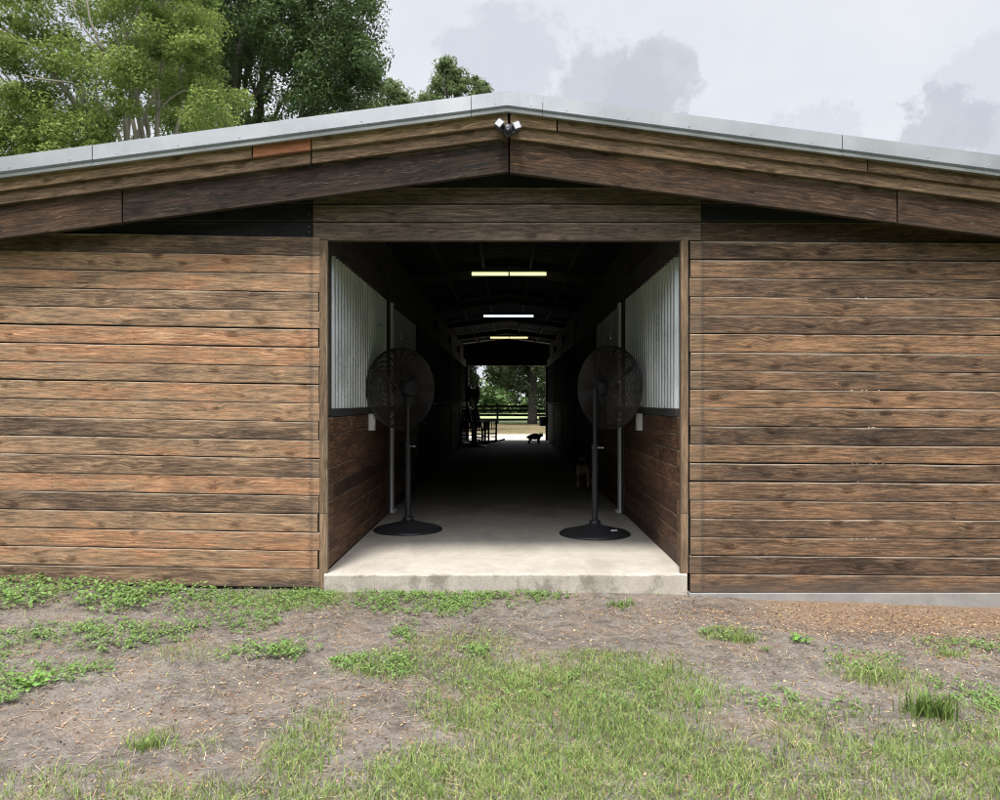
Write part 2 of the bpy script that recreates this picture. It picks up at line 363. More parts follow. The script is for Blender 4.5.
for (x,y,r_,sx,sz,a,colr) in ((618,112,.085,1.,1.,.75,(.59,.615,.675)),(652,80,.055,1.,1.,.7,(.59,.615,.675)),(945,135,.05,1.,1.,.8,(.59,.615,.675)),(1010,140,.05,1.3,1.,.7,(.59,.615,.675)),
        (500,62,.07,1.1,1.,.45,(.58,.61,.71)),(640,140,.04,1.8,1.,.4,(.58,.61,.70)),(820,130,.04,1.3,.7,.35,(.6,.63,.73)),(1010,70,.06,1.3,.8,.35,(.6,.63,.73)),(-30,-60,.2,1.5,.8,.4,(.55,.6,.7)),(1250,60,.14,1.5,.8,.5,(.59,.615,.675))):
    cl=t.mix(t.math('MULTIPLY',blob(x,y,r_,sx,sz),a),cl,colr)
cl=t.mix(1.,cl,(10.,10.,10.),'MULTIPLY')
# the cloud deck is brighter overhead and towards the veiled sun
dt=t.node('ShaderNodeVectorMath',{0:g,1:tuple((sd+Vector((0,0,.5))).normalized())},operation='DOT_PRODUCT').outputs['Value']
br=t.ss(dt,.35,1.,.60,2.3)
cl=t.mix(1.,cl,t.node('ShaderNodeCombineColor',{0:br,1:br,2:br}).outputs[0],'MULTIPLY')
skm=t.mix(.93,sky.outputs[0],cl)
t.l.new(skm,bg.inputs[0])
vs=sc.view_settings; vs.view_transform='Standard'; vs.look='None'; vs.exposure=.75; vs.gamma=1
sc.cycles.pixel_filter_type='BLACKMAN_HARRIS'; sc.cycles.filter_width=1.05; sc.cycles.adaptive_threshold=.02; sc.cycles.max_bounces=5; sc.cycles.diffuse_bounces=3; sc.cycles.glossy_bounces=2; sc.cycles.transmission_bounces=2; sc.cycles.transparent_max_bounces=8; sc.cycles.sample_clamp_indirect=6
try: sc.cycles.use_denoising=True
except Exception: pass

# ------------------------------------------------------------------ ground
def hn(x,y):
    return (math.sin(x*3.1+y*1.7)+math.sin(x*1.3-y*4.1+1)+.6*math.sin(x*7.3+y*6.1+2)+.5*math.sin(x*11.7-y*9.3))/3.1
XS=[-40,-5,-4,-1.5,1.40,1.75,2.2,3.9,5.5,40]; ZS=[.06,.09,.085,.018,0.,-.02,-.045,-.10,-.13,-.1]
def gz(x,y):
    e=np.interp(x,XS,ZS)
    if y>0: k=1. if y<22 else max(0,1-(y-22)/3)
    else: k=1-.55*min(1,max(0,(-y-.3)/2.2))
    a=.012 if -6<y<.3 and abs(x)<6 else .004
    return float(e)*k+a*hn(x,y)-(0.004 if y<-.02 else 0)
from mathutils import noise as mn
DX=.025; GX0,GX1,GY0,GY1=-6.,6.,-6.5,.5
NX=int(round((GX1-GX0)/DX))+1; NY=int(round((GY1-GY0)/DX))+1
HG=np.zeros((NY,NX))
for j in range(NY):
    y=GY0+j*DX
    for i in range(NX):
        x=GX0+i*DX; e=min(1,(x-GX0)/.5,(GX1-x)/.5,(y-GY0)/.5)
        wl=1. if y<-.25 else max(.25,(-y)/.25) 
        HG[j,i]=gz(x,y)+e*wl*(.020*mn.noise((x*3,y*3,0))+.010*mn.noise((x*9,y*9,5))+.007*mn.noise((x*22,y*22,9)))
def GZ(x,y):
    x=np.asarray(x,float);y=np.asarray(y,float)
    fx=np.clip((x-GX0)/DX,0,NX-1.001); fy=np.clip((y-GY0)/DX,0,NY-1.001); i=fx.astype(int); j=fy.astype(int); a=fx-i; b=fy-j
    return HG[j,i]*(1-a)*(1-b)+HG[j,i+1]*a*(1-b)+HG[j+1,i]*(1-a)*b+HG[j+1,i+1]*a*b
gx=sorted(set([-400,-150,-60,-30,-15,-10,-8,-7]+list((GX0+DX*np.arange(NX)).round(4))+[7,8,10,15,30,60,150,400]))
gy=sorted(set([-300,-100,-40,-20,-12,-9,-7.5]+list((GY0+DX*np.arange(NY)).round(4))+[1,3,6,10,15,20,22,25,30,40,50,60,80,120,200,500]))
V=[(x,y,(float(GZ(x,y)) if (GX0<=x<=GX1 and GY0<=y<=GY1) else gz(x,y))-(.35 if (0.15<y<20.8 and abs(x)<5.3) else 0)) for y in gy for x in gx]
nx=len(gx); Fc=[(j*nx+i,j*nx+i+1,(j+1)*nx+i+1,(j+1)*nx+i) for j in range(len(gy)-1) for i in range(nx-1)]
mb=MB(); mb.add(V,Fc); go=mb.build('ground',M['soil'],smooth=True); tag(go,kind='structure')

# concrete slab of the aisle
mb=MB()
xs=[-1.448,-.7,0,.7,1.418]; 
def slab(mb,x0,x1,y0,y1,z0,z1,c=.012):
    P=[(y0,z0),(y0,z1-c),(y0+c*.4,z1-c*.35),(y0+c,z1),(y1,z1),(y1,z0)]
    n=60; vs=[];fs=[]
    for i in range(n+1):
        x=x0+(x1-x0)*i/n; j=random.uniform(-.003,.003); j2=random.uniform(-.003,.002)
        for k,(yy,zz) in enumerate(P): vs.append((x,yy+(j if k<3 else 0),zz+(j2 if k in(1,2) else 0)))
    for i in range(n):
        for k in range(6): fs.append((i*6+k,i*6+(k+1)%6,(i+1)*6+(k+1)%6,(i+1)*6+k))
    fs.append(tuple(range(6))[::-1]); fs.append(tuple(n*6+k for k in range(6)))
    mb.add(vs,[f[::-1] for f in fs])
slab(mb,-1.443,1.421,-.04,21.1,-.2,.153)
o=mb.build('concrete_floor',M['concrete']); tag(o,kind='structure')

# ------------------------------------------------------------------ the barn
BL='long low wooden horse barn with weathered horizontal siding, metal roof and open centre aisle'
barn=empty('barn',(0,0,0),BL,'barn')
SL=.131; HW=5.6
RZ=3.85                         # top of rake flashing at the ridge
def roofz(x,off=0): return RZ+off-SL*abs(x)
# siding
def siding(side,mat,slope,y0,pitch,n):
    mb=MB(); D=Vector((1,0,slope)).normalized()
    for i in range(n):
        ytop=y0+i*pitch; h=pitch/126.-random.choice([.002,.003,.004,.005,.006,.010])
        if side<0:
            xr=(319.5+random.choice([0,.6,1,1,-.6,-1.2 if i>12 else 1])-PX)/126.; L=4.0
            zc=CAMZ-(ytop-PY)/126.-h
            o=(xr-L*D.x,-.002+.002,zc-slope*L*0-slope*L)   # lower-left corner
            o=(xr-L,0.0,zc-slope*L+0)
        else:
            xl=(689.2+random.choice([0,.4,.8,-.3])-PX)/126.; L=4.1
            zc=CAMZ-(ytop-PY)/126.-h; o=(xl,0.0,zc)
        t_=.022+random.uniform(0,.004)
        tone=[.2,.62,.45,.25,.42,.62,.55,.38,.42,.55,.12,.5,.42,.68,.22,.6,.66,.55,.2][i] if side<0 else [.3,.3,.25,.45,.35,.6,.5,.4,.45,.5,.2,.65,.35,.55,.45,.4,.42,.3,.45][i]
        mb.board(o,D,(0,-1,0),Vector((0,0,1)),L,h,t_,(tone+random.uniform(-.15,.15),random.random(),0),bow=random.uniform(-.002,.003),wob=.0022,c=.0035,seg=.22)
        # nail heads near the ends and along the studs
        for xn in ([-1.555,-1.57,-2.3,-2.95,-3.6] if side<0 else [1.56,1.535,2.25,2.9,3.55]):
            for q in (.3,.72):
                x=xn+random.uniform(-.01,.01); z=(zc+slope*(x-(xr if side<0 else xl)))+h*q+random.uniform(-.008,.008)
                r_=.0028; mb.box(x-r_,x+r_,-t_-.0016,-t_,z-r_,z+r_,1)
        if side>0 and i in (7,9,11,12,15,2):
            for q in range(random.randint(2,5)):
                x=(850+random.uniform(0,32)-PX)/126.; z=zc+slope*(x-xl)-.003; s=random.uniform(.003,.008)
                mb.box(x-s,x+s,-t_*.9,-t_*.4,z-.004,z+.004,2)  # small pale flecks under some board edges
    return mb.build('siding',[mat,M['nail'],M['pale_fleck']],barn)
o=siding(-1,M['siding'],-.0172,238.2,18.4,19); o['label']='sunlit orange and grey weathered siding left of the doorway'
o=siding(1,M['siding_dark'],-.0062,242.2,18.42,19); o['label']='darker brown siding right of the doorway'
# backing behind the boards (dark sheathing)
mb=MB()
for s in (-1,1):
    xi=1.49 if s<0 else 1.45
    mb.box(min(s*xi,s*5.5),max(s*xi,s*5.5),.004,.09,-.02,2.82)
vs=[(x,y,z) for y in (.035,.10) for x,z in ((-5.5,2.8),(5.5,2.8),(5.5,roofz(5.5,-.2)),(0,roofz(0,-.2)),(-5.5,roofz(5.5,-.2)))]
mb.add(vs,[(0,1,2,3,4),(9,8,7,6,5),(0,5,6,1),(1,6,7,2),(2,7,8,3),(3,8,9,4),(4,9,5,0)])
mb.build('wall_sheathing',M['gable_black'],barn)
# foundation strip on the right
mb=MB(); mb.box(1.435,5.5,-.055,.2,-.45,.002); mb.build('foundation',simple('old grey footing',(.27,.26,.25),.9,0,.35,7,.3),barn)
mb=MB(); mb.box(-5.5,-1.46,.0,.2,-.3,.0); mb.build('foundation',M['concrete'],barn)
# grey-brown boards over the doorway, black stained ones beside them
mb=MB()
for (ya,yb) in ((187.5,204),(204.8,222.3),(223,241)):
    z0=CAMZ-(yb-PY)/126.; z1=CAMZ-(ya-PY)/126.; x0=(313.5-PX)/126.; x1=(700.5-PX)/126.
    mb.board((x0,.034,z0),(1,0,0),(0,-1,0),(0,0,1),x1-x0,z1-z0-.003,.045,(random.uniform(.3,.6),random.random(),0),wob=.001)
for z in (2.83,2.9,2.99,3.06,3.13): mb.box(-1.556,-1.55,-.015,-.0105,z-.003,z+.003,1)
mb.build('header_boards',[M['gable'],M['nail']],barn)
mb=MB()
for s in (-1,1):
    xi=(312.5-PX)/126. if s<0 else (701.5-PX)/126.
    for k,(ya,yb) in enumerate(((149,167),(168,186.8),(187.4,204.2),(204.8,221.5),(222.2,238.5))):
        yb2=yb+(3 if s>0 and k==4 else 0)
        z0=CAMZ-(yb2-PY)/126.; z1=CAMZ-(ya-PY)/126.
        xe=(roofz(0,-.2)-z1)/SL
        if k<2: xa=0
        else: xa=abs(xi)
        if xe<=xa: continue
        mi=1 if (s>0 and k in (2,4)) else 0
        x0,x1=(s*xe,s*xa) if s<0 else (xa,xe)
        mb.board((x0,.033,z0),(1,0,0),(0,-1,0),(0,0,1),x1-x0-.002,z1-z0-.002,.03,(random.uniform(.3,.7),random.random(),0),mi=mi)
for z in (2.86,2.9,3.0): mb.box(-1.575,-1.57,-.0,.0045,z-.003,z+.003,2)
mb.build('gable_boards',[M['gable_black'],M['barge'],M['pale_fleck']],barn)

# barge boards: three stepped courses under the metal edge
def rake(px0,px1,off_top,h,yface,thick,mat,name='barge_board',label=None,tone=None):
    d=yface-CAMY; x0=(px0-PX)/F*d; x1=(px1-PX)/F*d
    s=-1 if (x0+x1)/2<0 else 1
    sl=-SL*s; L=(x1-x0)*math.sqrt(1+SL*SL)
    z=lambda x: roofz(x,off_top-h)
    mb=MB(); mb.board((x0,yface+thick,z(x0)),(1,0,sl),(0,-1,0),(0,0,1),L-.004,h,thick,tone or (random.uniform(.25,.75),random.random(),0),wob=.0014,c=.004)
    o=mb.build(name,mat,barn)
    if label: o['label']=label
    return o
PL,PR=-260,1270
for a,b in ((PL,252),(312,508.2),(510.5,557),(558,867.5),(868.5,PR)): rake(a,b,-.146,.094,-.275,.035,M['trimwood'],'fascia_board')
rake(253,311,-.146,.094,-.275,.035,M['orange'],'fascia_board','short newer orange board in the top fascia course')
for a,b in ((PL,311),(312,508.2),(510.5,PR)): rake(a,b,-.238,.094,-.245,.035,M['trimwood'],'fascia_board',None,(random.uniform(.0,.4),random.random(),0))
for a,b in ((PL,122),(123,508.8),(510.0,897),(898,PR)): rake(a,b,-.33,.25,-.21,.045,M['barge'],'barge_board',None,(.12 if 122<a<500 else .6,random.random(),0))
# metal rake flashing in lengths, with a folded groove and drip lip
prof=[(0,0),(0,-.108),(.030,-.112),(.030,-.134),(-.007,-.137),(-.004,-.157),(.03,-.157),(.05,-.1),(.05,0)]
def flashing(px0,px1,lab=None):
    yf=-.315; d=yf-CAMY; x0=(px0-PX)/F*d; x1=(px1-PX)/F*d; vs=[];fs=[]
    mb=MB(); lap=.003*random.random()
    n=8
    for i in range(n+1):
        x=x0+(x1-x0)*i/n; w_=random.uniform(-.0012,.0012)
        for (a,z) in prof: vs.append((x,yf-lap+a+(w_ if z>-.11 else 0),roofz(x)+z))
    p=len(prof)
    for i in range(n):
        for k in range(p): fs.append((i*p+k,i*p+(k+1)%p,(i+1)*p+(k+1)%p,(i+1)*p+k))
    fs.append(tuple(range(p))[::-1]); fs.append(tuple(n*p+k for k in range(p)))
    mb.add(vs,[f[::-1] for f in fs]); 
    x=min(x0,x1)+.18
    while x<max(x0,x1)-.05:
        if abs(x)>.03:
            z=roofz(x)-.085; mb.add([(x+.005*math.cos(q*math.pi/3),yf-lap-.004,z+.005*math.sin(q*math.pi/3)) for q in range(6)]+[(x+.007*math.cos(q*math.pi/3),yf-lap-.0005,z+.007*math.sin(q*math.pi/3)) for q in range(6)],[tuple(range(6))]+[(q,6+q,6+(q+1)%6,(q+1)%6) for q in range(6)],1)
        x+=.46
    return mb.build('roof_flashing',[M['flash'],M['dullmetal']],barn)
for a,b in ((PL,92),(92.6,471),(471.6,507),(507,542.5),(543.1,842),(842.6,PR)): flashing(a,b)
# roof sheets (ribbed)
mb=MB()
for s in (-1,1):
    n=56; prof_=[]
    ys=np.arange(-.26,21.41,.15)
    vs=[];fs=[]
    for j,y in enumerate(ys):
        r_=.018 if j%2 else 0
        for x in (0,HW+.15):
            z=roofz(x,-.03)+r_; vs.append((s*x,y,z))
    for j in range(len(ys)-1): fs.append((2*j,2*j+1,2*j+3,2*j+2))
    mb.add(vs,fs)
    vs=[(v[0],v[1],v[2]-.03) for v in vs]; mb.add(vs,[f[::-1] for f in fs],1)
rf=mb.build('roof',[M['roofmetal'],M['near_black']],barn)
mb=MB(); mb.add([(s*x,y,roofz(x,.012)) for y in (-.28,21.4) for s,x in ((-1,.18),(1,0),(1,.18))],[(0,1,4,3),(1,2,5,4)]); mb.build('ridge_cap',M['roofmetal'],rf)
# soffit under the gable overhang
mb=MB()
for s in (-1,1):
    vs=[(s*x,y,roofz(x,-.25)) for y in (-.165,.033) for x in (0,HW)]; mb.add(vs,[(0,1,3,2)])
    vs=[(s*x,y,roofz(x,-.235)) for y in (-.165,.033) for x in (0,HW)]; mb.add(vs,[(0,2,3,1)])
mb.build('soffit',M['gable_black'],barn)
# jamb posts
for s,(x0,x1) in ((-1,(-1.487,-1.424)),(1,(1.374,1.433))):
    mb=MB(); ztop=2.785
    zb=.035 if s<0 else .155
    zj=.63
    mb.board((x0,.03,zb),(0,0,1),(0,-1,0),(1,0,0),zj-zb,x1-x0,.048,c=.004,seg=.2)
    mb.board((x0,.03,zj+.002),(0,0,1),(0,-1,0),(1,0,0),ztop-zj,x1-x0,.05,c=.004,seg=.3)
    o=mb.build('door_jamb',M['jamb'],barn)
    mb=MB(); xa,xb=(-1.53,-1.475) if s<0 else (1.445,1.50); mb.box(xa,xb,.031,.34,1.40,2.785); mb.build('door_track_post',M['inner'],barn)
# kick walls, steel panels, caps
def side_wall(s,X):
    mb=MB(); zb,zt=.156,1.385; n=9; ph=(zt-zb)/n
    for (y0,y1) in ((.32,3.12),(3.55,6.2)):
        for k in range(n):
            mb.board((X+s*.03,y0 if s<0 else y1,zb+k*ph+.001),(0,1 if s<0 else -1,0),(-s,0,0),(0,0,1),y1-y0,ph-.004,.03,(random.uniform(.1,.8),random.random(),0),c=.003)
    o=mb.build('kick_wall',M['kick'],barn)
    mb=MB(); 
    for k in range(n):
        mb.board((X+s*.028,.045 if s<0 else .31,zb+k*ph+.001),(0,1 if s<0 else -1,0),(-s,0,0),(0,0,1),.265,ph-.004,.03,(random.uniform(.5,.9),random.random(),0),c=.003)
    o=mb.build('kick_wall_end',M['kick'],barn)
    # channel cap
    mb=MB(); mb.box(min(X-s*.012,X+s*.05),max(X-s*.012,X+s*.05),.31,3.13,1.388,1.455); mb.box(min(X-s*.012,X+s*.05),max(X-s*.012,X+s*.05),3.5,6.2,1.388,1.455)
    mb.build('channel_rail',M['greycap'],barn)
    # corrugated steel
    def corr(y0,y1,z0,z1,mat):
        mb=MB(); vs=[];fs=[]; p=.125; n=int((y1-y0)/p*16)
        for i in range(n+1):
            y=y0+(y1-y0)*i/n; dx=.032*max(-.75,min(.75,1.5*math.sin(2*math.pi*(y-y0)/p)))
            vs+= [(X+s*.02+dx,y,z0),(X+s*.02+dx,y,z1)]
        for i in range(n): fs.append((2*i,2*i+2,2*i+3,2*i+1))
        mb.add(vs,fs); o=mb.build('steel_panel',mat,barn,smooth=False); return o
    corr(.34,3.1,1.455,2.735,M['corr'])
    # second bay: plain pale sliding door of vertical sheets
    mb=MB()
    for k in range(9):
        y=3.62+k*.28; mb.box(min(X+s*.01,X+s*.03),max(X+s*.01,X+s*.03),y,y+.272,1.455,2.73,0,(.5,.5,0))
    o=mb.build('upper_stall_panel',M['dullmetal'],barn)
    mb=MB(); mb.tube([(X-s*.01,4.25,2.45),(X-s*.03,4.25,2.43),(X-s*.03,4.25,2.38),(X-s*.01,4.25,2.36)],.008,8); mb.build('latch',M['corr'],o)
    # post with pale conduit
    mb=MB(); mb.box(min(X-s*.02,X+s*.13),max(X-s*.02,X+s*.13),3.14,3.28,.155,3.2); mb.build('aisle_post',M['inner'],barn)
    mb=MB(); a,bb=X-s*.045,X+s*.035; mb.box(min(a,bb),max(a,bb),3.29,3.42,.175,1.39,0)
    mb.box(min(a-s*.03,bb),max(a-s*.03,bb),3.27,3.45,.154,.176,0); mb.box(min(a,bb),max(a,bb),3.3,3.41,1.46,2.73,0)
    mb.build('stall_corner_post',M['greyplastic'],barn)
    # header beam along the aisle
    mb=MB(); 
    mb.board((X+s*.06,.11 if s<0 else 20.8,2.74),(0,1 if s<0 else -1,0),(-s,0,0),(0,0,1),20.69,.24,.07,(.6,.3,0),seg=3)
    mb.box(min(X+s*.07,X+s*.11),max(X+s*.07,X+s*.11),.11,20.8,2.98,3.5)
    mb.build('aisle_beam',M['inner'],barn)
    # stall divider and outer wall
    return
side_wall(-1,-1.45); side_wall(1,1.42)
# stall fronts deeper in: vertical boards to elbow height, rail and bars above
def stall_front(s,X,y0,y1):
    mb=MB(); y=y0
    while y<y1-.05:
        w_=.135; mb.board((X+s*.03,y,.17),(0,0,1),(-s,0,0),(0,1,0),1.26,w_,.03,(random.random(),random.random(),0),seg=.7); y+=w_+random.choice([.003,.004,.02])
    o=mb.build('stall_front',M['inner'],barn)
    mb=MB(); mb.tube([(X-s*.005,y0,1.475),(X-s*.005,y1,1.475)],.022,8); mb.build('top_rail',M['inner'],o)
    mb=MB(); y=y0+.1
    while y<y1: mb.tube([(X+s*.01,y,1.49),(X+s*.01,y,2.74)],.009,6); y+=.11
    mb.build('bars',M['black'],o)
    mb=MB(); mb.box(min(X-s*.02,X+s*.12),max(X-s*.02,X+s*.12),y1,y1+.13,.155,3.2); mb.build('stall_post',M['inner'],o)
    mb=MB(); mb.tube([(X-s*.03,y0+.5,1.2),(X-s*.06,y0+.55,1.15),(X-s*.06,y0+.7,1.15)],.012,6); mb.build('bolt',M['dullmetal'],o)
for s,X in ((-1,-1.45),(1,1.42)):
    for y0 in (6.35,9.95,13.55,17.15): stall_front(s,X,y0,y0+3.45)
# outer side walls, partitions, back wall
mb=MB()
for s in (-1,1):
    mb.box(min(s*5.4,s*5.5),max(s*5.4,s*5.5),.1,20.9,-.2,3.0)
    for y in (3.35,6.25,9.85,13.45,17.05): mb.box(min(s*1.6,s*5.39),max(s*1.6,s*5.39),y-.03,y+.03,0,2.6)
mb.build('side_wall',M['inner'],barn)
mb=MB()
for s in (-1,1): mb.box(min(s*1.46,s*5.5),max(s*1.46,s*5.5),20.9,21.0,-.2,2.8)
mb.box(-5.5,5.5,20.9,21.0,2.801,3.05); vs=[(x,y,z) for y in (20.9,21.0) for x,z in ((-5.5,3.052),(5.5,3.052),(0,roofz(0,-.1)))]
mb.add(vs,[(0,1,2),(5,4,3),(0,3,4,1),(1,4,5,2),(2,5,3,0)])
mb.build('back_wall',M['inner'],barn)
for x0 in (-1.45,1.36):
    mb=MB(); mb.board((x0,20.9,.156),(0,0,1),(0,-1,0),(1,0,0),2.62,.10,.3); mb.build('back_door_jamb',M['farpost'],barn)
# rafters and purlins
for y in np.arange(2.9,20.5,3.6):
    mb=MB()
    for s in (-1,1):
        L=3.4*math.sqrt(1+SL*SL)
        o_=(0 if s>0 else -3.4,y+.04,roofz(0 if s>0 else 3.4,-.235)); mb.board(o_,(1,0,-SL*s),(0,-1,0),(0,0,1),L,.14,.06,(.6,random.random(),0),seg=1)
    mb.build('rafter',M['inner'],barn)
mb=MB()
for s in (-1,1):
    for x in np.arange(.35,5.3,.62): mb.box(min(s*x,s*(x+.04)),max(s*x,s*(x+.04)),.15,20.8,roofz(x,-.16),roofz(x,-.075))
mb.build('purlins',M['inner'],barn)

# ------------------------------------------------------------------ ceiling lights
LG='fluorescent tube lights along the aisle ceiling'
for i,(px,Y,colr,st,lab) in enumerate(((509,6.2,(1.,1.,.42),.86,'nearest and widest tube light, glowing yellow green under the ridge'),
                               (508.5,12.2,(.78,.87,1.),.8,'middle tube light, glowing cool bluish white under the ridge'),
                               (509,18.3,(1.,.86,.42),.8,'farthest tube light, glowing warm amber under the ridge'))):
    z=3.57; root=empty('ceiling_light',((px-PX)/F*(Y-CAMY),Y,z),lab,'ceiling light',LG)
    mb=MB(); mb.box(-.62,.62,-.06,.06,.03,.075); mb.box(-.62,-.60,-.03,.03,-.03,.03); mb.box(.60,.62,-.03,.03,-.03,.03); mb.build('housing',M['greycap'],root)
    for a,b_ in (((-.598,-.012),(.012,.598)) if i!=1 else ((-.598,.598),)):
        mb=MB(); mb.tube([(a,0,0),(b_,0,0)],.027,10); mb.build('tube',emit('tube glow',colr,st),root,smooth=True)
    if i==1: continue
    root_=root
for i,o in enumerate([o for o in bpy.data.objects if o.name.startswith('ceiling_light')]):
    for x in (-.4,.4):
        mb=MB(); mb.tube([(x,0,.07),(x,0,.14)],.004,5); mb.build('hanger_wire',M['greycap'],o)

# ------------------------------------------------------------------ flood light at the gable peak
fx,fy,fz=at(508,131,-.26)
fl=empty('flood_light',(fx,fy,fz),'black security floodlight with two white lamp heads at the gable peak','floodlight'); fl.scale=(.75,.75,.75)
mb=MB(); prof_=[(.0,0),(.045,0),(.05,.01),(.045,.03),(.0,.035)]
P=MB(); P.lathe([(.05,0),(.056,.012),(.05,.035),(.03,.045)],20); P.v=[(x,-z-.0,y*1.25) for x,y,z in P.v]; P.build('mounting_base',M['darkgrey'],fl,smooth=True)
P=MB(); P.lathe([(.018,0),(.03,.01),(.032,.03),(.02,.045)],14); P.v=[(x,-z-.04,y-.02) for x,y,z in P.v]; P.build('motion_sensor',M['black'],fl,smooth=True)
for s,rot,dz in ((-1,38,.035),(1,-22,.012)):
    h=MB(); h.box(-.032,.032,-.05,.035,-.036,.036); h.box(-.036,.036,-.055,-.05,-.04,.04)
    h.tube([(0,.0,-.02),(-s*.05,.02,-.03)],.012,8)
    o=h.build('lamp_head',M['darkgrey'],fl); o.location=(s*.085,-.05,dz); o.rotation_euler=(R(-12),R(rot),R(s*10))
    h=MB(); h.box(-.031,.031,-.058,-.0552,-.034,.034); g2=h.build('lens',M['lampglass'],o)
    h=MB(); h.box(-.034,.034,-.05,.036,.037,.043); h.build('top_plate',M['greyplastic'],o)

# ------------------------------------------------------------------ switch boxes
for s,X,lab in ((-1,-1.45,'white plastic box on the left kick wall below the steel panel'),(1,1.42,'white plastic box on the right kick wall below the steel panel')):
    root=empty('switch_box',(X,1.98,1.30),lab,'switch box','white boxes on the kick walls')
    mb=MB(); x0,x1=sorted((-s*.002,-s*.055)); P=[(-.055,-.09),(.055,-.09),(.055,.09),(-.055,.09)]
    c=.008; ring=[(-.055+c,-.09),(.055-c,-.09),(.055,-.09+c),(.055,.09-c),(.055-c,.09),(-.055+c,.09),(-.055,.09-c),(-.055,-.09+c)]
    vs=[(x0,a,b_) for a,b_ in ring]+[(x1,a,b_) for a,b_ in ring]
    mb.add(vs,[tuple(range(8)),tuple(range(15,7,-1))]+[(k,(k+1)%8,8+(k+1)%8,8+k) for k in range(8)]); mb.build('casing',M['whiteplastic'],root)
    mb=MB(); e=-s*.055; mb.box(min(e,e-s*.006),max(e,e-s*.006),-.018,.018,-.03,.03); mb.build('rocker',M['greyplastic'],root)

# ------------------------------------------------------------------ pedestal fans
def make_fan(name_label, loc, rz, zc, off, base_r=.365, pole_r=.032):
    root=empty('pedestal_fan',loc,name_label,'fan','black pedestal fans standing in the aisle')
    mb=MB(); mb.lathe([(base_r,.0),(base_r,.012),(base_r*.93,.03),(base_r*.6,.058),(base_r*.3,.085),(.075,.1),(.06,.105)],56); mb.build('base',M['blackfan'],root,smooth=True)
    mb=MB(); mb.lathe([(.055,.10),(.058,.105),(.058,.135),(.046,.145),(.036,.15)],24); mb.build('base_collar',M['blackfan'],root,smooth=True)
    mb=MB(); mb.tube([(0,0,.12),(0,0,.88)],pole_r,20); mb.tube([(0,0,.87),(0,0,.92)],pole_r+.006,20); mb.tube([(0,0,.9),(0,0,zc-.02)],pole_r*.72,16)
    mb.build('pole',M['blackfan'],root,smooth=False)
    mb=MB(); mb.tube([(.02,-.02,.89),(.065,-.05,.89)],.008,8); mb.lathe([(.016,0),(.02,.006),(.016,.014)],12,(.07,-.055,.883)); mb.build('height_knob',M['dullmetal'],root)
    # head frame: local +Y is the way the fan blows
    hd=MB(); Rr=.43
    # motor
    def ring(r,y,wr,nn=56): 
        return [(r*math.cos(2*math.pi*k/nn),y,r*math.sin(2*math.pi*k/nn)) for k in range(nn+1)],wr
    motor=MB(); L=[(.03,-.17),(.075,-.165),(.085,-.13),(.085,-.03),(.06,.0)]
    motor.lathe(L,24); motor.v=[(x,z,y) for x,y,z in motor.v]; 
    motor.tube([(0,-.11,-.08),(0,-.11,-.16)],.02,10); motor.box(-.04,.04,-.14,-.07,-.17,-.09)
    mo=motor.build('motor',M['blackfan'],root,smooth=False)
    def grille(front):
        g_=MB(); prf=lambda r: (.115 - .075*(r/Rr)**2.2) if front else (-.055+.05*(r/Rr)**3)
        for r in np.linspace(.07,Rr-.008,26):
            p,w_=ring(r,prf(r),.0016); g_.tube(p,.0032,4,cap=False)
        for k in range(24):
            a=2*math.pi*(k+.5)/24; pts=[(r*math.cos(a),prf(r),r*math.sin(a)) for r in np.linspace(.06,Rr,7)]; g_.tube(pts,.0022,4)
        c_=MB(); 
        g_.tube([(0,prf(0)-.004,0),(0,prf(0)+.004,0)],.07,20)
        return g_.build('guard',M['brownwire'],root)
    a=grille(True); b_=grille(False)
    rim=MB(); 
    for yy in (.0,.04): rim.tube(ring(Rr,yy,0)[0],.007,6,cap=False)
    c_=rim.build('guard_rim',M['blackfan'],root)
    bl=MB()
    for k in range(3):
        a0=2*math.pi*k/3+.55; vs=[];N=8
        for i in range(N+1):
            r=.06+(Rr-.045-.06)*i/N; wv=.34*(.55+.9*math.sin(math.pi*min(1,(i/N)*.75+.15)))*.62
            for q in (-1,1):
                aa=a0+q*wv*.5*(1.15 if q>0 else .8)*(.9 if i<N else .75)
                vs.append((r*math.cos(aa),.03+q*.022,r*math.sin(aa)))
        vs2=[(x,y+.003,z) for x,y,z in vs]; nn=len(vs)
        bl.add(vs+vs2,[(2*i,2*i+1,2*i+3,2*i+2) for i in range(N)]+[(nn+2*i,nn+2*i+2,nn+2*i+3,nn+2*i+1) for i in range(N)])
    bl.tube([(0,.0,0),(0,.055,0)],.06,20)
    d_=bl.build('blades',M['black'],root)
    for o in (mo,a,b_,c_,d_):
        o.rotation_euler=(0,0,rz); dx,dy=-math.sin(rz)*off,math.cos(rz)*off
        o.location=(dx,dy,zc)
    return root
f1=make_fan('black pedestal fan left of the entrance, its round cage overlapping the left steel panel',(-1.05,8.06+CAMY,.153),R(44),1.505,.10)
mb=MB(); mb.lathe([(.02,0),(.02,.004),(.012,.006)],12,(-.17,-.05,.0625)); mb.build('base_hole',M['near_black'],f1)  # near-black disc painted in for a dark hole in the base
f2=make_fan('black pedestal fan at the right of the entrance, with a white sticker on its base',(.902,7.81+CAMY,.153),R(-50),1.51,.19)
mb=MB(); 
vs=[(.12,-.19,.0675),(.19,-.17,.0665),(.185,-.145,.0725),(.115,-.165,.0735)]
mb.box(.12,.185,-.19,-.16,.066,.0685); o=mb.build('sticker',M['sticker'],f2); o.rotation_euler=(R(12),0,R(8)); o.location=(0,0,.035)
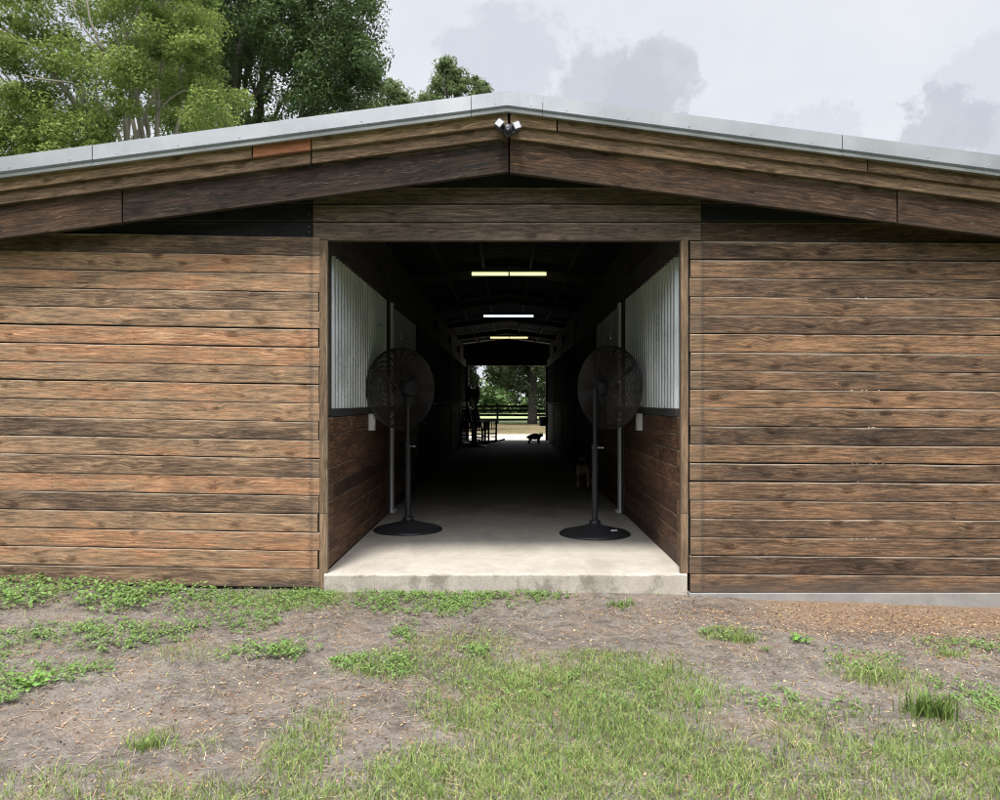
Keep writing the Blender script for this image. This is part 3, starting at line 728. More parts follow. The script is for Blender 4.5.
f3=make_fan('distant pedestal fan at the far end of the aisle, seen nearly edge on',(-.95,23.2+CAMY,.153),R(72),1.6,.05)

# ------------------------------------------------------------------ rocking chairs
def make_chair(loc,rz,label):
    root=empty('rocking_chair',loc,label,'rocking chair','dark rocking chairs at the far door',rz)
    # faces local +X
    mk=M['black']; root.scale=(1.1,1.1,1.08)
    for s in (-1,1):
        mb=MB(); pts=[(-.48+.1*k,s*.27,.03+.28*((-.48+.1*k)/.9)**2) for k in range(11)]; mb.tube(pts,.028,6); mb.build('rocker',mk,root)
        mb=MB(); mb.tube([(.24,s*.26,.05),(.24,s*.28,.66)],.03,8); mb.build('front_leg',mk,root)
        mb=MB(); mb.tube([(-.22,s*.26,.05),(-.22,s*.26,.40),(-.42,s*.26,1.12)],.03,8); mb.build('back_post',mk,root)
        mb=MB(); mb.box(-.3,.30,s*.29-.045,s*.29+.045,.66,.685)
        for k in range(5): mb.tube([(-.15+k*.08,s*.27,.40),(-.15+k*.08,s*.28,.66)],.015,5)
        mb.build('armrest',mk,root)
        mb=MB(); mb.tube([(-.22,s*.26,.2),(.24,s*.26,.2)],.012,6); mb.tube([(-.22,s*.26,.3),(.24,s*.26,.3)],.012,6); mb.build('side_stretcher',mk,root)
    mb=MB()
    for k in range(6): mb.box(-.22+k*.083,-.15+k*.083,-.26,.26,.40+k*.008,.418+k*.008)
    mb.build('seat',mk,root)
    mb=MB(); 
    for k in range(6):
        y=-.2+k*.08; mb.tube([(-.24,y,.46),(-.40,y,1.04)],.026,5)
    mb.box(-.26,-.23,-.26,.26,.46,.52); mb.tube([(-.415,-.27,1.08),(-.44,0,1.13),(-.415,.27,1.08)],.03,6)
    mb.build('back_slats',mk,root)
    mb=MB()
    for z in (.18,.28): mb.tube([(.24,-.26,z),(.24,.26,z)],.012,6); mb.tube([(-.22,-.26,z),(-.22,.26,z)],.012,6)
    mb.build('cross_stretcher',mk,root)
    return root
c1=make_chair((-.72,25.0+CAMY,.153),R(-24),'black wooden rocking chair at the far door, the one farther into the light')
c2=copy_tree(c1,(-1.08,23.9+CAMY,.153),R(-40),'black wooden rocking chair in the dark against the left wall by the far door')

# ------------------------------------------------------------------ bucket on the far right jamb
bx,by,bz=at(543.3,421,20.45)
bk=empty('feed_bucket',(bx,by,bz-.17),'black round bucket hung on the right post of the far door','bucket')
mb=MB(); mb.lathe([(.13,0),(.135,.01),(.165,.30),(.175,.305),(.175,.325),(.16,.325),(.15,.30),(.12,.03)],24); mb.build('bucket_body',M['black'],bk,smooth=True)
mb=MB(); mb.tube([(-.17,0,.3)]+[(-.17*math.cos(a),0,.3+.22*math.sin(a)) for a in np.linspace(.2,math.pi-.2,9)]+[(.17,0,.3)],.006,6); mb.tube([(0,0,.52),(.1,.05,.58),(.17,.1,.58)],.007,6); mb.build('handle',M['black'],bk)

# ------------------------------------------------------------------ dogs
def skinned(name,verts,edges,rad,mat,parent,sub=2):
    me=bpy.data.meshes.new(name); me.from_pydata(verts,edges,[]); o=bpy.data.objects.new(name,me); COL.objects.link(o)
    sk=o.modifiers.new('s','SKIN'); sk.use_smooth_shade=True
    for v,r in zip(me.skin_vertices[0].data,rad): v.radius=(r,r) if not isinstance(r,tuple) else r
    me.skin_vertices[0].data[0].use_root=True
    ss=o.modifiers.new('u','SUBSURF'); ss.levels=sub; ss.render_levels=sub
    dg=bpy.context.evaluated_depsgraph_get(); dg.update()
    me2=bpy.data.meshes.new_from_object(o.evaluated_get(dg)); me2.materials.clear(); me2.materials.append(mat)
    o2=bpy.data.objects.new(name,me2); COL.objects.link(o2); o2.parent=parent
    bpy.data.objects.remove(o); me2.polygons.foreach_set('use_smooth',[True]*len(me2.polygons)); return o2
def fur(name,c1,c2,facez=None):
    m,t,b=newmat(name); tc=t.node('ShaderNodeTexCoord').outputs['Object']
    n=t.noise(tc,14.,5,.7); c=t.mix(t.ss(n,.35,.65),c1,c2)
    s=t.node('ShaderNodeSeparateXYZ',{0:tc})
    c=t.mix(t.ss(s.outputs[2],.14,.04,0.,.5),c,tuple(min(1,x*1.4) for x in c2))
    t.l.new(c,b.inputs['Base Color']); b.inputs['Roughness'].default_value=.9
    bp=t.node('ShaderNodeBump',{'Height':t.noise(tc,120.,3),'Strength':.5,'Distance':.004}); t.l.new(bp.outputs[0],b.inputs['Normal']); return m
M['fawn']=fur('fawn fur',(.36,.24,.15),(.52,.38,.26)); M['brownfur']=fur('dark fur',(.10,.065,.04),(.24,.16,.10)); M['blackfur']=fur('black fur',(.012,.01,.01),(.02,.018,.016))
def make_dog(loc,rz,label,mat,muzzle,scale=1.,turn=0.,ears='floppy',fat=1.):
    """faces local +X; withers .36, head .47"""
    root=empty('dog',loc,label,'dog',None,rz)
    V_=[(-.20,0,.32),(-.08,0,.325),(.05,0,.32),(.16,0,.325),(.235,0,.39),(.285,0,.435),   # 0-5 spine to skull base
        (.345,0,.43),(.40,0,.41),                                                      # 6,7 skull front, muzzle
        (-.29,0,.33),(-.33,0,.35),(-.36,0,.38)]                                        # 8-10 tail
    E=[(0,1),(1,2),(2,3),(3,4),(4,5),(5,6),(6,7),(0,8),(8,9),(9,10)]
    Rd=[(.085,.095),(.085,.085),(.098,.10),(.09,.105),(.062,.066),(.072*fat**.4,.07*fat**.4),(.058*fat**.4,.055*fat**.4),(.034*fat**.5,.030*fat**.5),.03,.02,.012]
    def leg(root_i,pts,rs):
        rs=[r*(1.35 if fat>1.5 else 1.) for r in rs]; p=root_i
        for q,r in zip(pts,rs): V_.append(q); Rd.append(r); E.append((p,len(V_)-1)); p=len(V_)-1
    for s in (-1,1):
        leg(3,[(.165,s*.075,.24),(.155,s*.078,.15),(.165,s*.08,.07),(.165,s*.08,.022),(.205,s*.08,.014)],[.045,.030,.022,.024,.02])
        leg(0,[(-.17,s*.075,.23),(-.14,s*.08,.17),(-.235,s*.08,.10),(-.215,s*.08,.022),(-.175,s*.08,.014)],[.055,.038,.022,.022,.019])
    if fat>1.5:
        for i_,dz in ((5,-.045),(6,-.05),(7,-.055),(4,-.03),(8,-.03),(9,-.10),(10,-.17)): V_[i_]=(V_[i_][0]+(.06 if i_==10 else 0),V_[i_][1],V_[i_][2]+dz)
    if turn:
        c_,s_=math.cos(turn),math.sin(turn)
        for i in (5,6,7):
            x,y,z=V_[i]; dx=x-.25; V_[i]=(.25+dx*c_,dx*s_,z)
    Rd=[(r[0]*fat,r[1]*fat) if isinstance(r,tuple) and i<4 else r for i,r in enumerate(Rd)]
    V_=[tuple(q*scale for q in v) for v in V_]; Rd=[tuple(q*scale for q in r) if isinstance(r,tuple) else r*scale for r in Rd]
    o=skinned('body',V_,E,Rd,mat,root)
    # face bits: local frame at the head
    H=Matrix.Translation(Vector((.25,0,-.05 if fat>1.5 else 0))*scale)@Matrix.Rotation(turn,4,'Z')@Matrix.Translation(Vector((-.25,0,0))*scale)
    def part(name,fn,m_):
        mb=MB(); fn(mb); q=mb.build(name,m_,root,smooth=True)
        for v in q.data.vertices: v.co=H@(v.co*scale)
        return q
    for s in (-1,1):
        if ears=='floppy': part('ear',lambda mb:mb.tube([(.29,s*.055,.485),(.30,s*.085,.475),(.31,s*.092,.43),(.32,s*.088,.40)],[.012,.022,.024,.008],8),M['blackfur'])
        else: part('ear',lambda mb:mb.tube([(.28,s*.04,.48),(.278,s*.05,.53),(.28,s*.055,.57)],[.028,.02,.003],8),mat)
        part('eye',lambda mb:mb.tube([(.372,s*.034,.452),(.385,s*.036,.453)],[.013,.009],8),M['black'])
    if muzzle: part('muzzle_mask',lambda mb:mb.tube([(.365,0,.415),(.405,0,.408),(.44,0,.402)],[.048,.045,.03],14),M['blackfur'])
    part('nose',lambda mb:mb.tube([(.425,0,.425),(.448,0,.424)],[.018,.013],10),M['black'])
    return root
make_dog((1.235,6.15,.153),R(-102),'tan dog with a black muzzle, facing the camera from behind the right fan pole',M['fawn'],True,1.0,0,'floppy',1.2)
make_dog(((534.5-PX)/F*24.8,24.8+CAMY,.153),R(-14),'small low dark brown dog standing in the light of the far doorway',M['brownfur'],False,.84,R(-55),'pricked',1.7).scale=(1,1,.86)

# ------------------------------------------------------------------ trees
def leaves(centers, rad, per, size, tone_fn=None, flat=.75, spread=1.):
    """clumps of leaf quads round the centers; returns quads and tones"""
    C=np.array(centers); n=len(C); rad=np.array(rad)
    idx=np.repeat(np.arange(n),per)
    d=rng.normal(size=(len(idx),3)); d/=np.linalg.norm(d,axis=1)[:,None]
    r=rng.random(len(idx))**.45
    P=C[idx]+d*(r*rad[idx])[:,None]*np.array([1,1,flat])*spread
    # leaf frames
    nrm=rng.normal(size=P.shape)*.7+d*.5+np.array([0,0,.7]); nrm/=np.linalg.norm(nrm,axis=1)[:,None]
    a=np.cross(nrm,rng.normal(size=P.shape)); a/=np.linalg.norm(a,axis=1)[:,None]+1e-9
    b=np.cross(nrm,a); s=size*(.6+.8*rng.random(len(P)))[:,None]
    fold=nrm*s*.25
    V=np.stack([P-a*s,P-b*s*.42+fold,P+a*s,P+b*s*.42+fold],1)
    ct=rng.random(n)[idx]
    tone=np.clip(.30+.4*ct+.25*(rng.random(len(P))-.5)+.22*d[:,2]*r,0,1)
    return V,np.stack([tone,rng.random(len(P))],1)
def crown_clumps(c,rx,ry,rz,n,shell=.45,cr=(.4,.75),zmin=None,holes=0):
    out=[];rad=[]
    while len(out)<n:
        d=rng.normal(size=3); d/=np.linalg.norm(d); r=(shell+(1-shell)*rng.random())
        lump=1+.16*math.sin(d[0]*5+c[0])+.13*math.sin(d[2]*7+c[1])+.1*math.sin(d[1]*6)
        p=(c[0]+d[0]*rx*r*lump,c[1]+d[1]*ry*r*lump,c[2]+d[2]*rz*r*lump)
        if zmin and p[2]<zmin: continue
        out.append(p); rad.append(cr[0]+(cr[1]-cr[0])*rng.random())
    return out,rad
def limb(mb,p0,p1,r0,r1,sag=0.,n=6,wig=.06):
    p0=Vector(p0);p1=Vector(p1); L=(p1-p0).length; pts=[]
    for i in range(n+1):
        t_=i/n; q=p0.lerp(p1,t_); q.z+=sag*math.sin(math.pi*t_)*L
        if 0<i<n: q+=Vector((random.uniform(-1,1),random.uniform(-1,1),random.uniform(-1,1)))*wig*L*.4
        pts.append(q)
    mb.tube(pts,[r0+(r1-r0)*i/n for i in range(n+1)],7); return pts
def tree(name,label,base,trunk_r,fork_z,clumps,rad,leafm,barkm,per,size,nlimb=12,group=None,trunk_to=None,flat=.75,extra=None):
    root=empty(name,base,label,'tree',group); bx,by,bz=base
    top=Vector(trunk_to) if trunk_to else Vector((bx,by,fork_z))
    mb=MB(); limb(mb,(0,0,-.2),tuple(top-Vector(base)),trunk_r,trunk_r*.6,0,8,.015)
    tr=mb.build('trunk',barkm,root,smooth=True)
    mb=MB(); ids=rng.choice(len(clumps),min(nlimb,len(clumps)),replace=False)
    for k,i in enumerate(ids):
        c=Vector(clumps[i])-Vector(base); st=(top-Vector(base))*(.62+.38*rng.random())
        pts=limb(mb,tuple(st),tuple(c),trunk_r*.36,trunk_r*.05,.08*random.uniform(-1,1.5),7,.07)
        near=sorted(range(len(clumps)),key=lambda j:(Vector(clumps[j])-Vector(clumps[i])).length)[1:4]
        for j in near: limb(mb,tuple(pts[4]),tuple(Vector(clumps[j])-Vector(base)),trunk_r*.12,trunk_r*.03,0,5,.08)
    if extra: extra(mb)
    mb.build('limb',barkm,root,smooth=True)
    V_,T_=leaves([(c[0]-bx,c[1]-by,c[2]-bz) for c in clumps],rad,per,size,flat=flat)
    quads('crown',V_,leafm,T_,root); return root
def P3(px,py,Y): return at(px,py,Y)

# light tree, close behind the left roof slope: fork at the roof line, pale limbs
Y1=9.6
base1=(at(124,402,Y1)[0],Y1,.05)
cl=[];rd=[]
for _ in range(350):
    while True:
        px=random.uniform(-150,215); py=random.uniform(-75,190)
        e=((px-85)/165)**2+((py-45)/150)**2
        if e<1.0 and not (random.random()<.75 and (abs(px-130)<40 and 118<py<150)): break
    yy=Y1+random.uniform(-2.3,2.2); c_=at(px,py,yy); cl.append(c_); rd.append(random.uniform(.2,.5))
for (px,py) in ((215,95),(232,104),(222,112),(205,80),(195,115),(210,104),(40,150),(60,135),(90,150),(20,158),(70,122),(105,138),(30,132),(50,160),(0,140),(85,118),(15,100),(15,60),(5,40),(30,35),(190,60),(195,40),(180,30),(170,55)):
    for q in range(2): yy=Y1-random.uniform(.2,2.2); c_=at(px+random.uniform(-8,8),py+random.uniform(-6,6),yy); cl.append(c_); rd.append(random.uniform(.25,.38))
def pale(mb):
    O=Vector(base1)
    def L(pts,r0,r1,Y=Y1-1.2):
        Q=[Vector(at(a,b_,Y+dy))-O for a,b_,dy in pts]; n=len(Q); r0*=.75; r1*=.7; mb.tube([tuple(q) for q in Q],[r0+(r1-r0)*i/(n-1) for i in range(n)],7)
    L([(129,175,.8),(127,140,.2),(125,115,0),(122,95,-.2),(112,70,-.3),(100,45,-.5),(90,20,-.5),(78,-60,-.6)],.085,.02)
    L([(126,118,0),(118,100,0),(105,85,-.2),(88,70,-.4)],.04,.015)
    L([(150,170,.6),(148,130,.3),(138,100,0),(128,78,0),(120,50,-.2),(110,15,-.4),(100,-60,-.4)],.06,.015)
    L([(158,165,.6),(157,130,.2),(158,100,0),(160,70,-.1),(165,40,-.3),(160,5,-.3),(162,-60,-.3)],.07,.015)
    L([(150,135,.2),(146,108,.1),(150,92,0)],.03,.012)
    L([(172,165,.6),(176,130,.3),(184,100,0),(180,70,0),(190,40,0)],.065,.02)
    L([(157,112,0),(168,100,-.2),(180,92,-.4),(200,88,-.5)],.035,.012)
    L([(126,160,.4),(118,132,0),(105,108,-.3),(88,92,-.6),(72,83,-.8),(55,81,-1.),(38,79,-1.),(22,75,-1.1)],.045,.014,Y1-1.3)
    L([(112,60,-.5),(98,45,-.7),(85,30,-.8),(75,12,-.8),(60,-50,-.8)],.03,.01)
t1=tree('broadleaf_tree','bright yellow green tree with pale bare limbs, at the far left behind the roof',base1,.22,6.2,cl,rd,M['leaf_light'],M['bark_pale'],360,.037,14,None,None,.7,pale)

# dark oak behind it
Y2=19.5; base2=(at(236,402,Y2)[0],Y2,.05); cl=[];rd=[]
for _ in range(520):
    while True:
        px=random.uniform(130,372); py=random.uniform(-140,210)
        e=((px-262)/118)**2+((py-35)/160)**2
        if e<1.0 and not (px>345 and py>112) : 
            if py>85 and 195<px<300 and random.random()<.7: continue
            break
    cl.append(at(px,py,Y2+random.uniform(-3,3))); rd.append(random.uniform(.38,.8))
for (px,py) in ((365,62),(372,70),(360,45),(352,30),(350,82),(368,80),(345,55),(340,100),(340,120),(330,135),(310,142),(350,128),(320,90)):
    for q in range(3): cl.append(at(px+random.uniform(-8,5),py+random.uniform(-8,8),Y2+random.uniform(-1.5,1))); rd.append(random.uniform(.25,.5))
def dk(mb):
    O=Vector(base2)
    for pts,r0,r1 in (([(238,160),(237,120),(234,90),(236,60),(245,30),(255,0)],.17,.08),([(236,100),(222,70),(210,45)],.09,.04),([(236,110),(255,95),(275,70),(300,50)],.09,.03),([(190,160),(192,110),(190,60)],.1,.05)):
        Q=[Vector(at(a,b_,Y2-1.0))-O for a,b_ in pts]; n=len(Q); mb.tube([tuple(q) for q in Q],[r0+(r1-r0)*i/(n-1) for i in range(n)],7)
tree('oak_tree','tall dark green oak rising behind the roof, right of the yellow green tree',base2,.38,8.,cl,rd,M['leaf_dark'],M['bark'],230,.062,22,None,None,.8,dk)

# two smaller treetops nearer the ridge
def top(px,py,w_,h_,Y,n,label,lumps):
    cl=[];rd=[]
    for (ax,ay,ar) in lumps:
        for _ in range(n):
            a=random.uniform(0,2*math.pi); r_=ar*random.random()**.5*random.uniform(.8,1.2)
            cl.append(at(ax+r_*math.cos(a),ay+r_*math.sin(a),Y+random.uniform(-1.2,1.2)*ar/20)); rd.append(random.uniform(.14,.42)*Y/30)
    b_=(at(px,402,Y)[0],Y,.0)
    return tree('broadleaf_tree',label,b_,.28,at(px,py+60,Y)[2],cl,rd,M['leaf_mid'],M['bark_grey'],75,.07,8)
top(390,110,0,0,31,22,'small rounded treetop just right of the tall dark oak',[(392,90,10),(385,102,15),(408,104,11),(372,112,12),(395,135,24),(390,170,30),(390,215,28)])
top(455,110,0,0,30,24,'separate bushy treetop beside the ridge of the roof, standing against open sky',[(450,66,10),(443,82,14),(462,80,15),(482,92,8),(455,98,22),(430,100,8),(478,104,12),(455,130,28),(455,170,32),(455,215,30)])

# trees behind the paddock fence, seen through the barn
def oak(base,r,zc,rx,rz,n,label,per=140,size=.13,tr=.34,zmin=None):
    cl,rd=crown_clumps((base[0],base[1],zc),rx,rx*.8,rz,n,.35,(.5,1.0),zmin)
    return tree('oak_tree',label,base,tr,zc-rz*.35,cl,rd,M['leaf_fence'],M['bark_grey'],per,size,10)
oak((1.75,46.6,0),1,6.4,6.2,4.7,380,'spreading oak with a thick trunk at the paddock fence, seen through the barn',150,.12,.36,1.7)
oak((-5.5,52,0),1,5.8,6.5,4.9,330,'dense oak left of the thick trunk beyond the paddock fence',120,.14,.34,1.4)
oak((10.5,54,0),1,7.,6.5,5.,160,'oak beyond the paddock fence behind the right door post',110,.15,.34,2.2)
# distant woods
n=2600; cx=rng.uniform(-90,90,n); cy=rng.uniform(92,106,n); hz=7+3*np.sin(cx*.21)+2*np.sin(cx*.53+1); cz=rng.random(n)*hz
V_,T_=leaves(np.stack([cx,cy,cz],1),np.full(n,1.5),26,.5); o=quads('woods',V_,M['leaf_dark'],T_); tag(o,'dark distant tree line beyond the paddock','woods',kind='stuff')

n=2600; cx=rng.uniform(-45,45,n); cy=rng.uniform(-36,-27,n); cz=.3+rng.random(n)*(11+2.5*np.sin(cx*.31)+2*np.sin(cx*.7+1))  # added tree line out of view, cuts low sky light into the aisle
V_,T_=leaves(np.stack([cx,cy,cz],1),np.full(n,1.5),22,.42); o=quads('woods',V_,M['leaf_dark'],T_); tag(o,'unseen tree line added behind the camera to darken the barn aisle','woods',kind='stuff')
# paddock fence
fn=empty('paddock_fence',(0,46.9,0),'black four rail paddock fence crossing behind the far door','fence')
M['fenceblack']=simple('black fence paint',(.004,.004,.004),1.,0,.3); M['fenceblack'].node_tree.nodes['Principled BSDF'].inputs['Specular IOR Level'].default_value=.05
for k in range(-8,9):
    x=-.66+k*2.45; mb=MB(); mb.box(x-.07,x+.07,-.07,.07,-.2,1.42); mb.build('fence_post',M['fenceblack'],fn)
    for z in (.20,.52,.83,1.13):
        mb=MB(); mb.board((x+.002,-.07,z),(1,0,random.uniform(-.004,.004)),(0,-1,0),(0,0,1),2.446,.16,.03,seg=1.2); mb.build('fence_rail',M['fenceblack'],fn)

# ------------------------------------------------------------------ ground cover
def patch_val(x,y,patches):
    s=np.zeros_like(x)
    for (cx,cy,rx,ry,a) in patches: s=np.maximum(s,a*np.exp(-(((x-cx)/rx)**2+((y-cy)/ry)**2)**1.6))
    return s
def wp(px,py,rpx,rpy,a=1.):
    x,y=gnd(px,py); x1,_=gnd(px+rpx,py); _,ya=gnd(px,max(py-rpy,560)); _,yb=gnd(px,py+rpy)
    return (x,y,abs(x1-x)*1.1,abs(ya-yb)/2*1.1,a)
def vnoise(x,y,f,seed):
    return (np.sin(x*f+seed)+np.sin(y*f*1.3+seed*2.1)+np.sin((x+y)*f*.83+seed*1.7)+np.sin((x*1.7-y)*f*.61+seed*.7)+np.sin((x*2.3+y*1.9)*f*.9+seed*3.3))/5
def field(n,patches,ns,seed,lo=.25,x0=-4.6,x1=4.6,y0=-3.9,y1=-.06,extra=None):
    x=rng.uniform(x0,x1,n); y=rng.uniform(y0,y1,n)
    d=patch_val(x,y,patches)*(1+ns*vnoise(x,y,9.,seed)+ns*.7*vnoise(x,y,27.,seed+3))-lo*.5
    k=rng.random(n)<d; x=x[k];y=y[k]
    ok=~((np.abs(x)<1.46)&(y>-.075)); return x[ok],y[ok]
def blades(x,y,hmin,hmax,wid,lean=.5,tb=0.,ts=.5):
    n=len(x); z=GZ(x,y); a=rng.uniform(0,2*np.pi,n); h=rng.uniform(hmin,hmax,n); w_=wid*(.6+.8*rng.random(n))
    dx,dy=np.cos(a),np.sin(a); l=h*lean*rng.random(n)*1.6; sa=a+np.pi/2+rng.normal(size=n)*.5; sx,sy=np.cos(sa)*w_,np.sin(sa)*w_
    b0=np.stack([x-sx,y-sy,z-.005],1); b1=np.stack([x+sx,y+sy,z-.005],1)
    m0=np.stack([x-sx*.8+dx*l*.35,y-sy*.8+dy*l*.35,z+h*.6],1); m1=np.stack([x+sx*.8+dx*l*.35,y+sy*.8+dy*l*.35,z+h*.6],1)
    t0=np.stack([x-sx*.12+dx*l,y-sy*.12+dy*l,z+h*.92],1); t1=np.stack([x+sx*.12+dx*l,y+sy*.12+dy*l,z+h*.92],1)
    V=np.concatenate([np.stack([b0,b1,m1,m0],1),np.stack([m0,m1,t1,t0],1)],0)
    tn=np.clip(tb+ts*rng.random(n)+.12*vnoise(x,y,5.,1.),0,1); T=np.stack([tn,rng.random(n)],1); return V,np.concatenate([T,T],0)
lawn=[wp(500,790,130,40,1.),wp(600,745,125,45,.95),wp(560,690,110,32,.85),wp(480,700,55,35,.7),wp(660,690,65,22,.8),wp(430,780,60,35,1.),wp(700,770,90,40,.75),
      wp(620,662,70,10,.6),wp(500,665,60,12,.5),wp(460,640,50,12,.35),wp(400,665,60,14,.5),
      wp(960,770,90,45,.8),wp(850,760,90,35,.6),wp(980,735,50,15,.6),wp(820,715,60,14,.4),wp(880,670,50,16,.35),wp(1060,720,70,30,.7),
      wp(300,750,35,45,.6),wp(150,742,22,9,.5),wp(200,750,22,9,.45),wp(60,780,80,12,.3),wp(300,600,70,14,.35),wp(200,655,50,9,.3),wp(730,635,25,7,.5),wp(650,590,20,8,.2),wp(560,810,600,30,.8),wp(500,850,900,60,.9)]
x,y=field(560000,lawn,.75,2.,.15); V1,T1=blades(x,y,.010,.042,.0016,1.1,.12,.74)
x,y=field(60000,lawn,.8,5.,.3); V2,T2=blades(x,y,.03,.075,.0019,1.0,.08,.5)
# thin dry grass everywhere
x=rng.uniform(-4.6,4.6,9000); y=rng.uniform(-3.9,-.1,9000); k=(vnoise(x,y,4.,8.)>-.05)&~((np.abs(x)<1.46)&(y>-.075)); V3,T3=blades(x[k],y[k],.006,.02,.002,1.3,.5,.5)
o=quads('grass',np.concatenate([V1,V2,V3]),M['grass'],np.concatenate([T1,T2,T3])); tag(o,'short patchy green grass on the sandy yard','grass',kind='stuff')
# broad-leaved ground cover
def rosettes(x,y,size,hgt,lv=9):
    n=len(x); z=GZ(x,y); idx=np.repeat(np.arange(n),lv); m_=len(idx)
    a=rng.uniform(0,2*np.pi,m_); r=rng.random(m_)**.7; R_=size*1.3; h=hgt*(.25+.75*rng.random(m_))
    P=np.stack([x[idx]+np.cos(a)*r*R_,y[idx]+np.sin(a)*r*R_,z[idx]+h],1)
    nr=rng.normal(size=(m_,3))*.42+np.array([0,-.15,1.]); nr/=np.linalg.norm(nr,axis=1)[:,None]
    u=np.stack([np.cos(a),np.sin(a),rng.normal(size=m_)*.3],1); u-=nr*(u*nr).sum(1)[:,None]; u/=np.linalg.norm(u,axis=1)[:,None]
    v=np.cross(nr,u); s=(size*(.35+.5*rng.random(m_)))[:,None]
    V=np.stack([P-u*s*.7,P-u*s*.1+v*s*.52,P+u*s*.8,P-u*s*.1-v*s*.52],1)
    tn=np.clip(.15+.6*rng.random(m_)+.3*(h/hgt-.5),0,1); return V,np.stack([tn,rng.random(m_)],1)
dense=[wp(40,597,52,20,1.1),wp(10,590,40,18,1.),wp(130,603,45,17,1.1),wp(175,605,25,12,.8),wp(-70,600,70,24,.9)]
soft=[wp(225,606,42,13,.6),wp(305,602,36,11,.8),wp(230,625,45,10,.6),wp(120,642,42,12,.75),wp(95,640,28,12,.8),wp(160,640,28,10,.6),wp(30,645,35,12,.45),wp(20,682,32,14,.8),wp(80,678,28,9,.75),wp(5,700,22,10,.7),
      wp(285,652,24,9,.9),wp(430,594,56,16,1.3),wp(500,590,55,13,1.2),wp(535,584,30,9,1.),wp(560,690,120,20,.2),wp(960,640,40,10,.35),wp(860,655,40,12,.35),wp(800,700,60,14,.25),wp(980,690,40,18,.5),wp(385,595,20,10,.8),wp(450,612,25,7,.5),wp(405,635,12,9,.8),wp(385,668,30,10,.8),wp(350,665,14,7,.6),wp(475,655,14,6,.6),wp(720,635,15,5,.5),wp(-60,680,60,30,.7),wp(250,655,30,9,.35),wp(620,604,12,5,.5),wp(415,604,14,6,.6),wp(1050,640,40,10,.5)]
x,y=field(24000,dense,.6,1.,.3); Va,Ta=rosettes(x,y,.032,.085,5)
x,y=field(70000,soft,.9,4.,.12); Vb,Tb=rosettes(x,y,.018,.04,6)
o=quads('ground_cover',np.concatenate([Va,Vb]),M['weed'],np.concatenate([Ta,Tb])); tag(o,'low broad leaved green weeds spreading along the foot of the wall','ground cover',kind='stuff')
# leaf litter, bark chips and straw
mul=[wp(850,615,230,14,1.5),wp(980,640,90,16,1.3),wp(880,650,80,12,.6),wp(760,650,60,20,.35),wp(250,590,80,6,.7),wp(350,700,110,35,.5),wp(240,700,90,40,.45),wp(560,610,90,15,.3),wp(480,640,90,12,.4),wp(330,620,60,12,.5),wp(420,655,60,12,.5),wp(530,700,70,25,.5),wp(600,760,120,40,.4),wp(110,720,110,25,.4),wp(500,700,700,130,.22)]
x,y=field(230000,mul,.5,7.,.0); n=len(x); z=GZ(x,y); a=rng.uniform(0,2*np.pi,n); s=.0025+.0085*rng.random(n)**3.; as_=.25+.5*rng.random(n)
u=np.stack([np.cos(a),np.sin(a),rng.normal(size=n)*.25],1); v=np.stack([-np.sin(a),np.cos(a),rng.normal(size=n)*.35],1)
P=np.stack([x,y,z+.003+.004*rng.random(n)],1); s=s[:,None]
V_=np.stack([P-u*s,P-v*s*as_[:,None],P+u*s*.9,P+v*s*as_[:,None]],1)
tn=np.clip(rng.random(n)**1.3*.8,0,1)
# straw
n2=5000; xs_=rng.uniform(-4.5,4.5,n2); ys_=rng.uniform(-3.9,-.1,n2); a=rng.uniform(0,2*np.pi,n2); L=rng.uniform(.012,.05,n2); zz=GZ(xs_,ys_)+.006
u=np.stack([np.cos(a),np.sin(a),rng.normal(size=n2)*.12],1)*L[:,None]; v=np.stack([-np.sin(a),np.cos(a),0*a],1)*.0011; P=np.stack([xs_,ys_,zz],1)
V2_=np.stack([P-u-v,P+u-v,P+u+v,P-u+v],1); ok=~((np.abs(xs_)<1.46)&(ys_>-.1)); V2_=V2_[ok]; n2=len(V2_)
o=quads('leaf_litter',np.concatenate([V_,V2_]),M['litter'],np.concatenate([np.stack([tn,rng.random(n)],1),np.stack([.55+.45*rng.random(n2),rng.random(n2)],1)])); tag(o,'dry brown leaves, bark bits and straw on the sandy soil','leaf litter',kind='stuff')
# clods and pebbles
n=5200; x=rng.uniform(-4.5,4.5,n); y=rng.uniform(-3.9,-.12,n); k=vnoise(x,y,3.,2.)+rng.random(n)*.7>.1; x=x[k];y=y[k]; n=len(x); z=GZ(x,y); s=.003+.009*rng.random(n)**3
oct_=np.array([(1,0,0),(0,1,0),(-1,0,0),(0,-1,0),(0,0,1),(0,0,-1)],float); fc=np.array([(0,1,4),(1,2,4),(2,3,4),(3,0,4)])
vv=oct_[None]*s[:,None,None]*(.6+.8*rng.random((n,6,1)))*np.array([1,1,.7])+np.stack([x,y,z],1)[:,None]
o=quads('pebbles',vv[:,fc].reshape(-1,3,3),simple('soil clods',(.21,.175,.15),.95,0,.5,60),None,None,3); tag(o,'small soil clods and pebbles scattered over the yard','pebbles',kind='stuff')

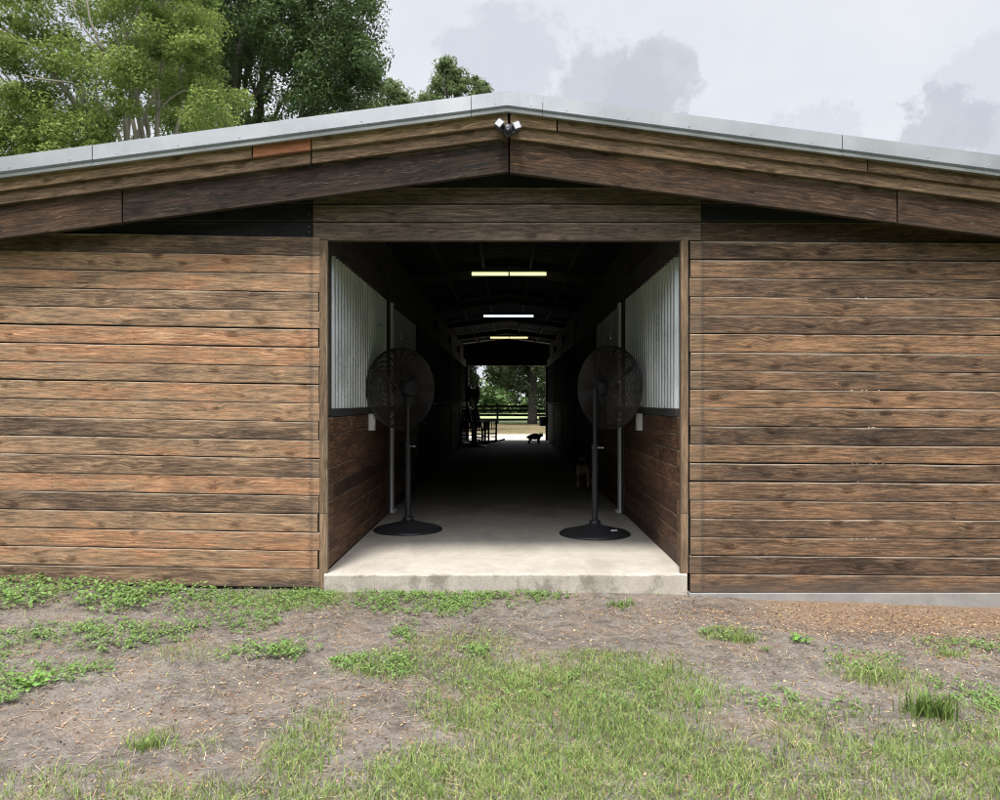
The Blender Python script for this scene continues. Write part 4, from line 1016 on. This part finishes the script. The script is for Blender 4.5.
# separate plants one can point to
def tuft(name,label,px,py,n,h,wid,spread,mat,group=None,tb=0.):
    gx_,gy_=gnd(px,py); x=rng.normal(size=n)*spread; y=rng.normal(size=n)*spread*.7
    V_,T_=blades(x+gx_,y+gy_,h*.45,h,wid,.75,tb,.55); z0=float(GZ(gx_,gy_)); V_=V_-np.array([gx_,gy_,z0])
    o=quads(name,V_,mat,T_); o.location=(gx_,gy_,z0); tag(o,label,'grass tuft',group); return o
tuft('grass_tuft','tallest bright green grass tuft at the lower right, standing clear of the lawn',930,712,240,.15,.0032,.055,M['grass'],'grass tufts in the yard',.0)
tuft('grass_tuft','small grass tuft on bare soil in front of the right end of the slab',742,640,130,.06,.0026,.05,M['grass'],'grass tufts in the yard',.05)
tuft('grass_tuft','pale dry grass tuft on the mulch near the right wall, beyond the tallest tuft',868,672,200,.075,.0024,.08,M['grass'],'grass tufts in the yard',.3)
tuft('grass_tuft','grass tuft at the left edge of the bottom bare patch',150,748,150,.05,.0026,.05,M['grass'],'grass tufts in the yard',.1)
tuft('grass_tuft','little grass tuft on bare ground right of the slab weeds, close to the slab',619,606,110,.05,.0026,.05,M['grass'],'grass tufts in the yard',.05)
tuft('grass_tuft','flattened grass tuft on the orange mulch below the right foundation',950,648,120,.045,.0026,.05,M['grass'],'grass tufts in the yard',.15)
def weed(label,px,py,n,size,spread,h,mat):
    gx_,gy_=gnd(px,py); k=max(3,n//7); x=rng.normal(size=k)*spread; y=rng.normal(size=k)*spread*.7
    root=empty('weed_plant',(gx_,gy_,float(GZ(gx_,gy_))),label,'weed','separate weed plants in the yard')
    V_,T_=rosettes(gx_+x,gy_+y,size,h,7); quads('leaves',V_-np.array([gx_,gy_,float(GZ(gx_,gy_))]),mat,T_,root)
    mb=MB()
    for a,b_ in zip(x[:14],y[:14]): mb.tube([(0,0,0),(a*.6,b_*.6,h*.5),(a,b_,h*.6)],.0015,4)
    mb.build('stem',mat,root); return root
weed('bushy green weed standing alone on bare soil below the left wall corner',286,656,230,.024,.075,.06,M['weed'])
weed('single bright lime green weed on bare soil right of the lawn',800,640,60,.03,.03,.05,M['weed_bright'])
weed('small bright weed below the bushy one, beside the dark creeping patch',337,664,40,.022,.025,.035,M['weed_bright'])
weed('leafy weed at the lower left with the largest leaves',28,690,110,.030,.06,.06,M['weed_bright'])
weed('dark green leafy weed against the slab face, left of centre',398,588,150,.022,.06,.075,M['weed'])
weed('dark green leafy weed against the slab face, at its centre',468,586,170,.022,.08,.08,M['weed'])
weed('thin upright weed growing in the lawn below the right slab corner',698,706,40,.016,.02,.09,M['weed_bright'])
weed('small weed between the slab corner and the lone lime green weed',768,651,40,.017,.03,.04,M['weed'])

weed('leafy weed clump rising over the slab edge just left of centre',425,583,190,.024,.085,.11,M['weed'])
weed('leafy weed clump rising over the slab edge, right of the other slab clumps',515,583,190,.022,.10,.10,M['weed'])
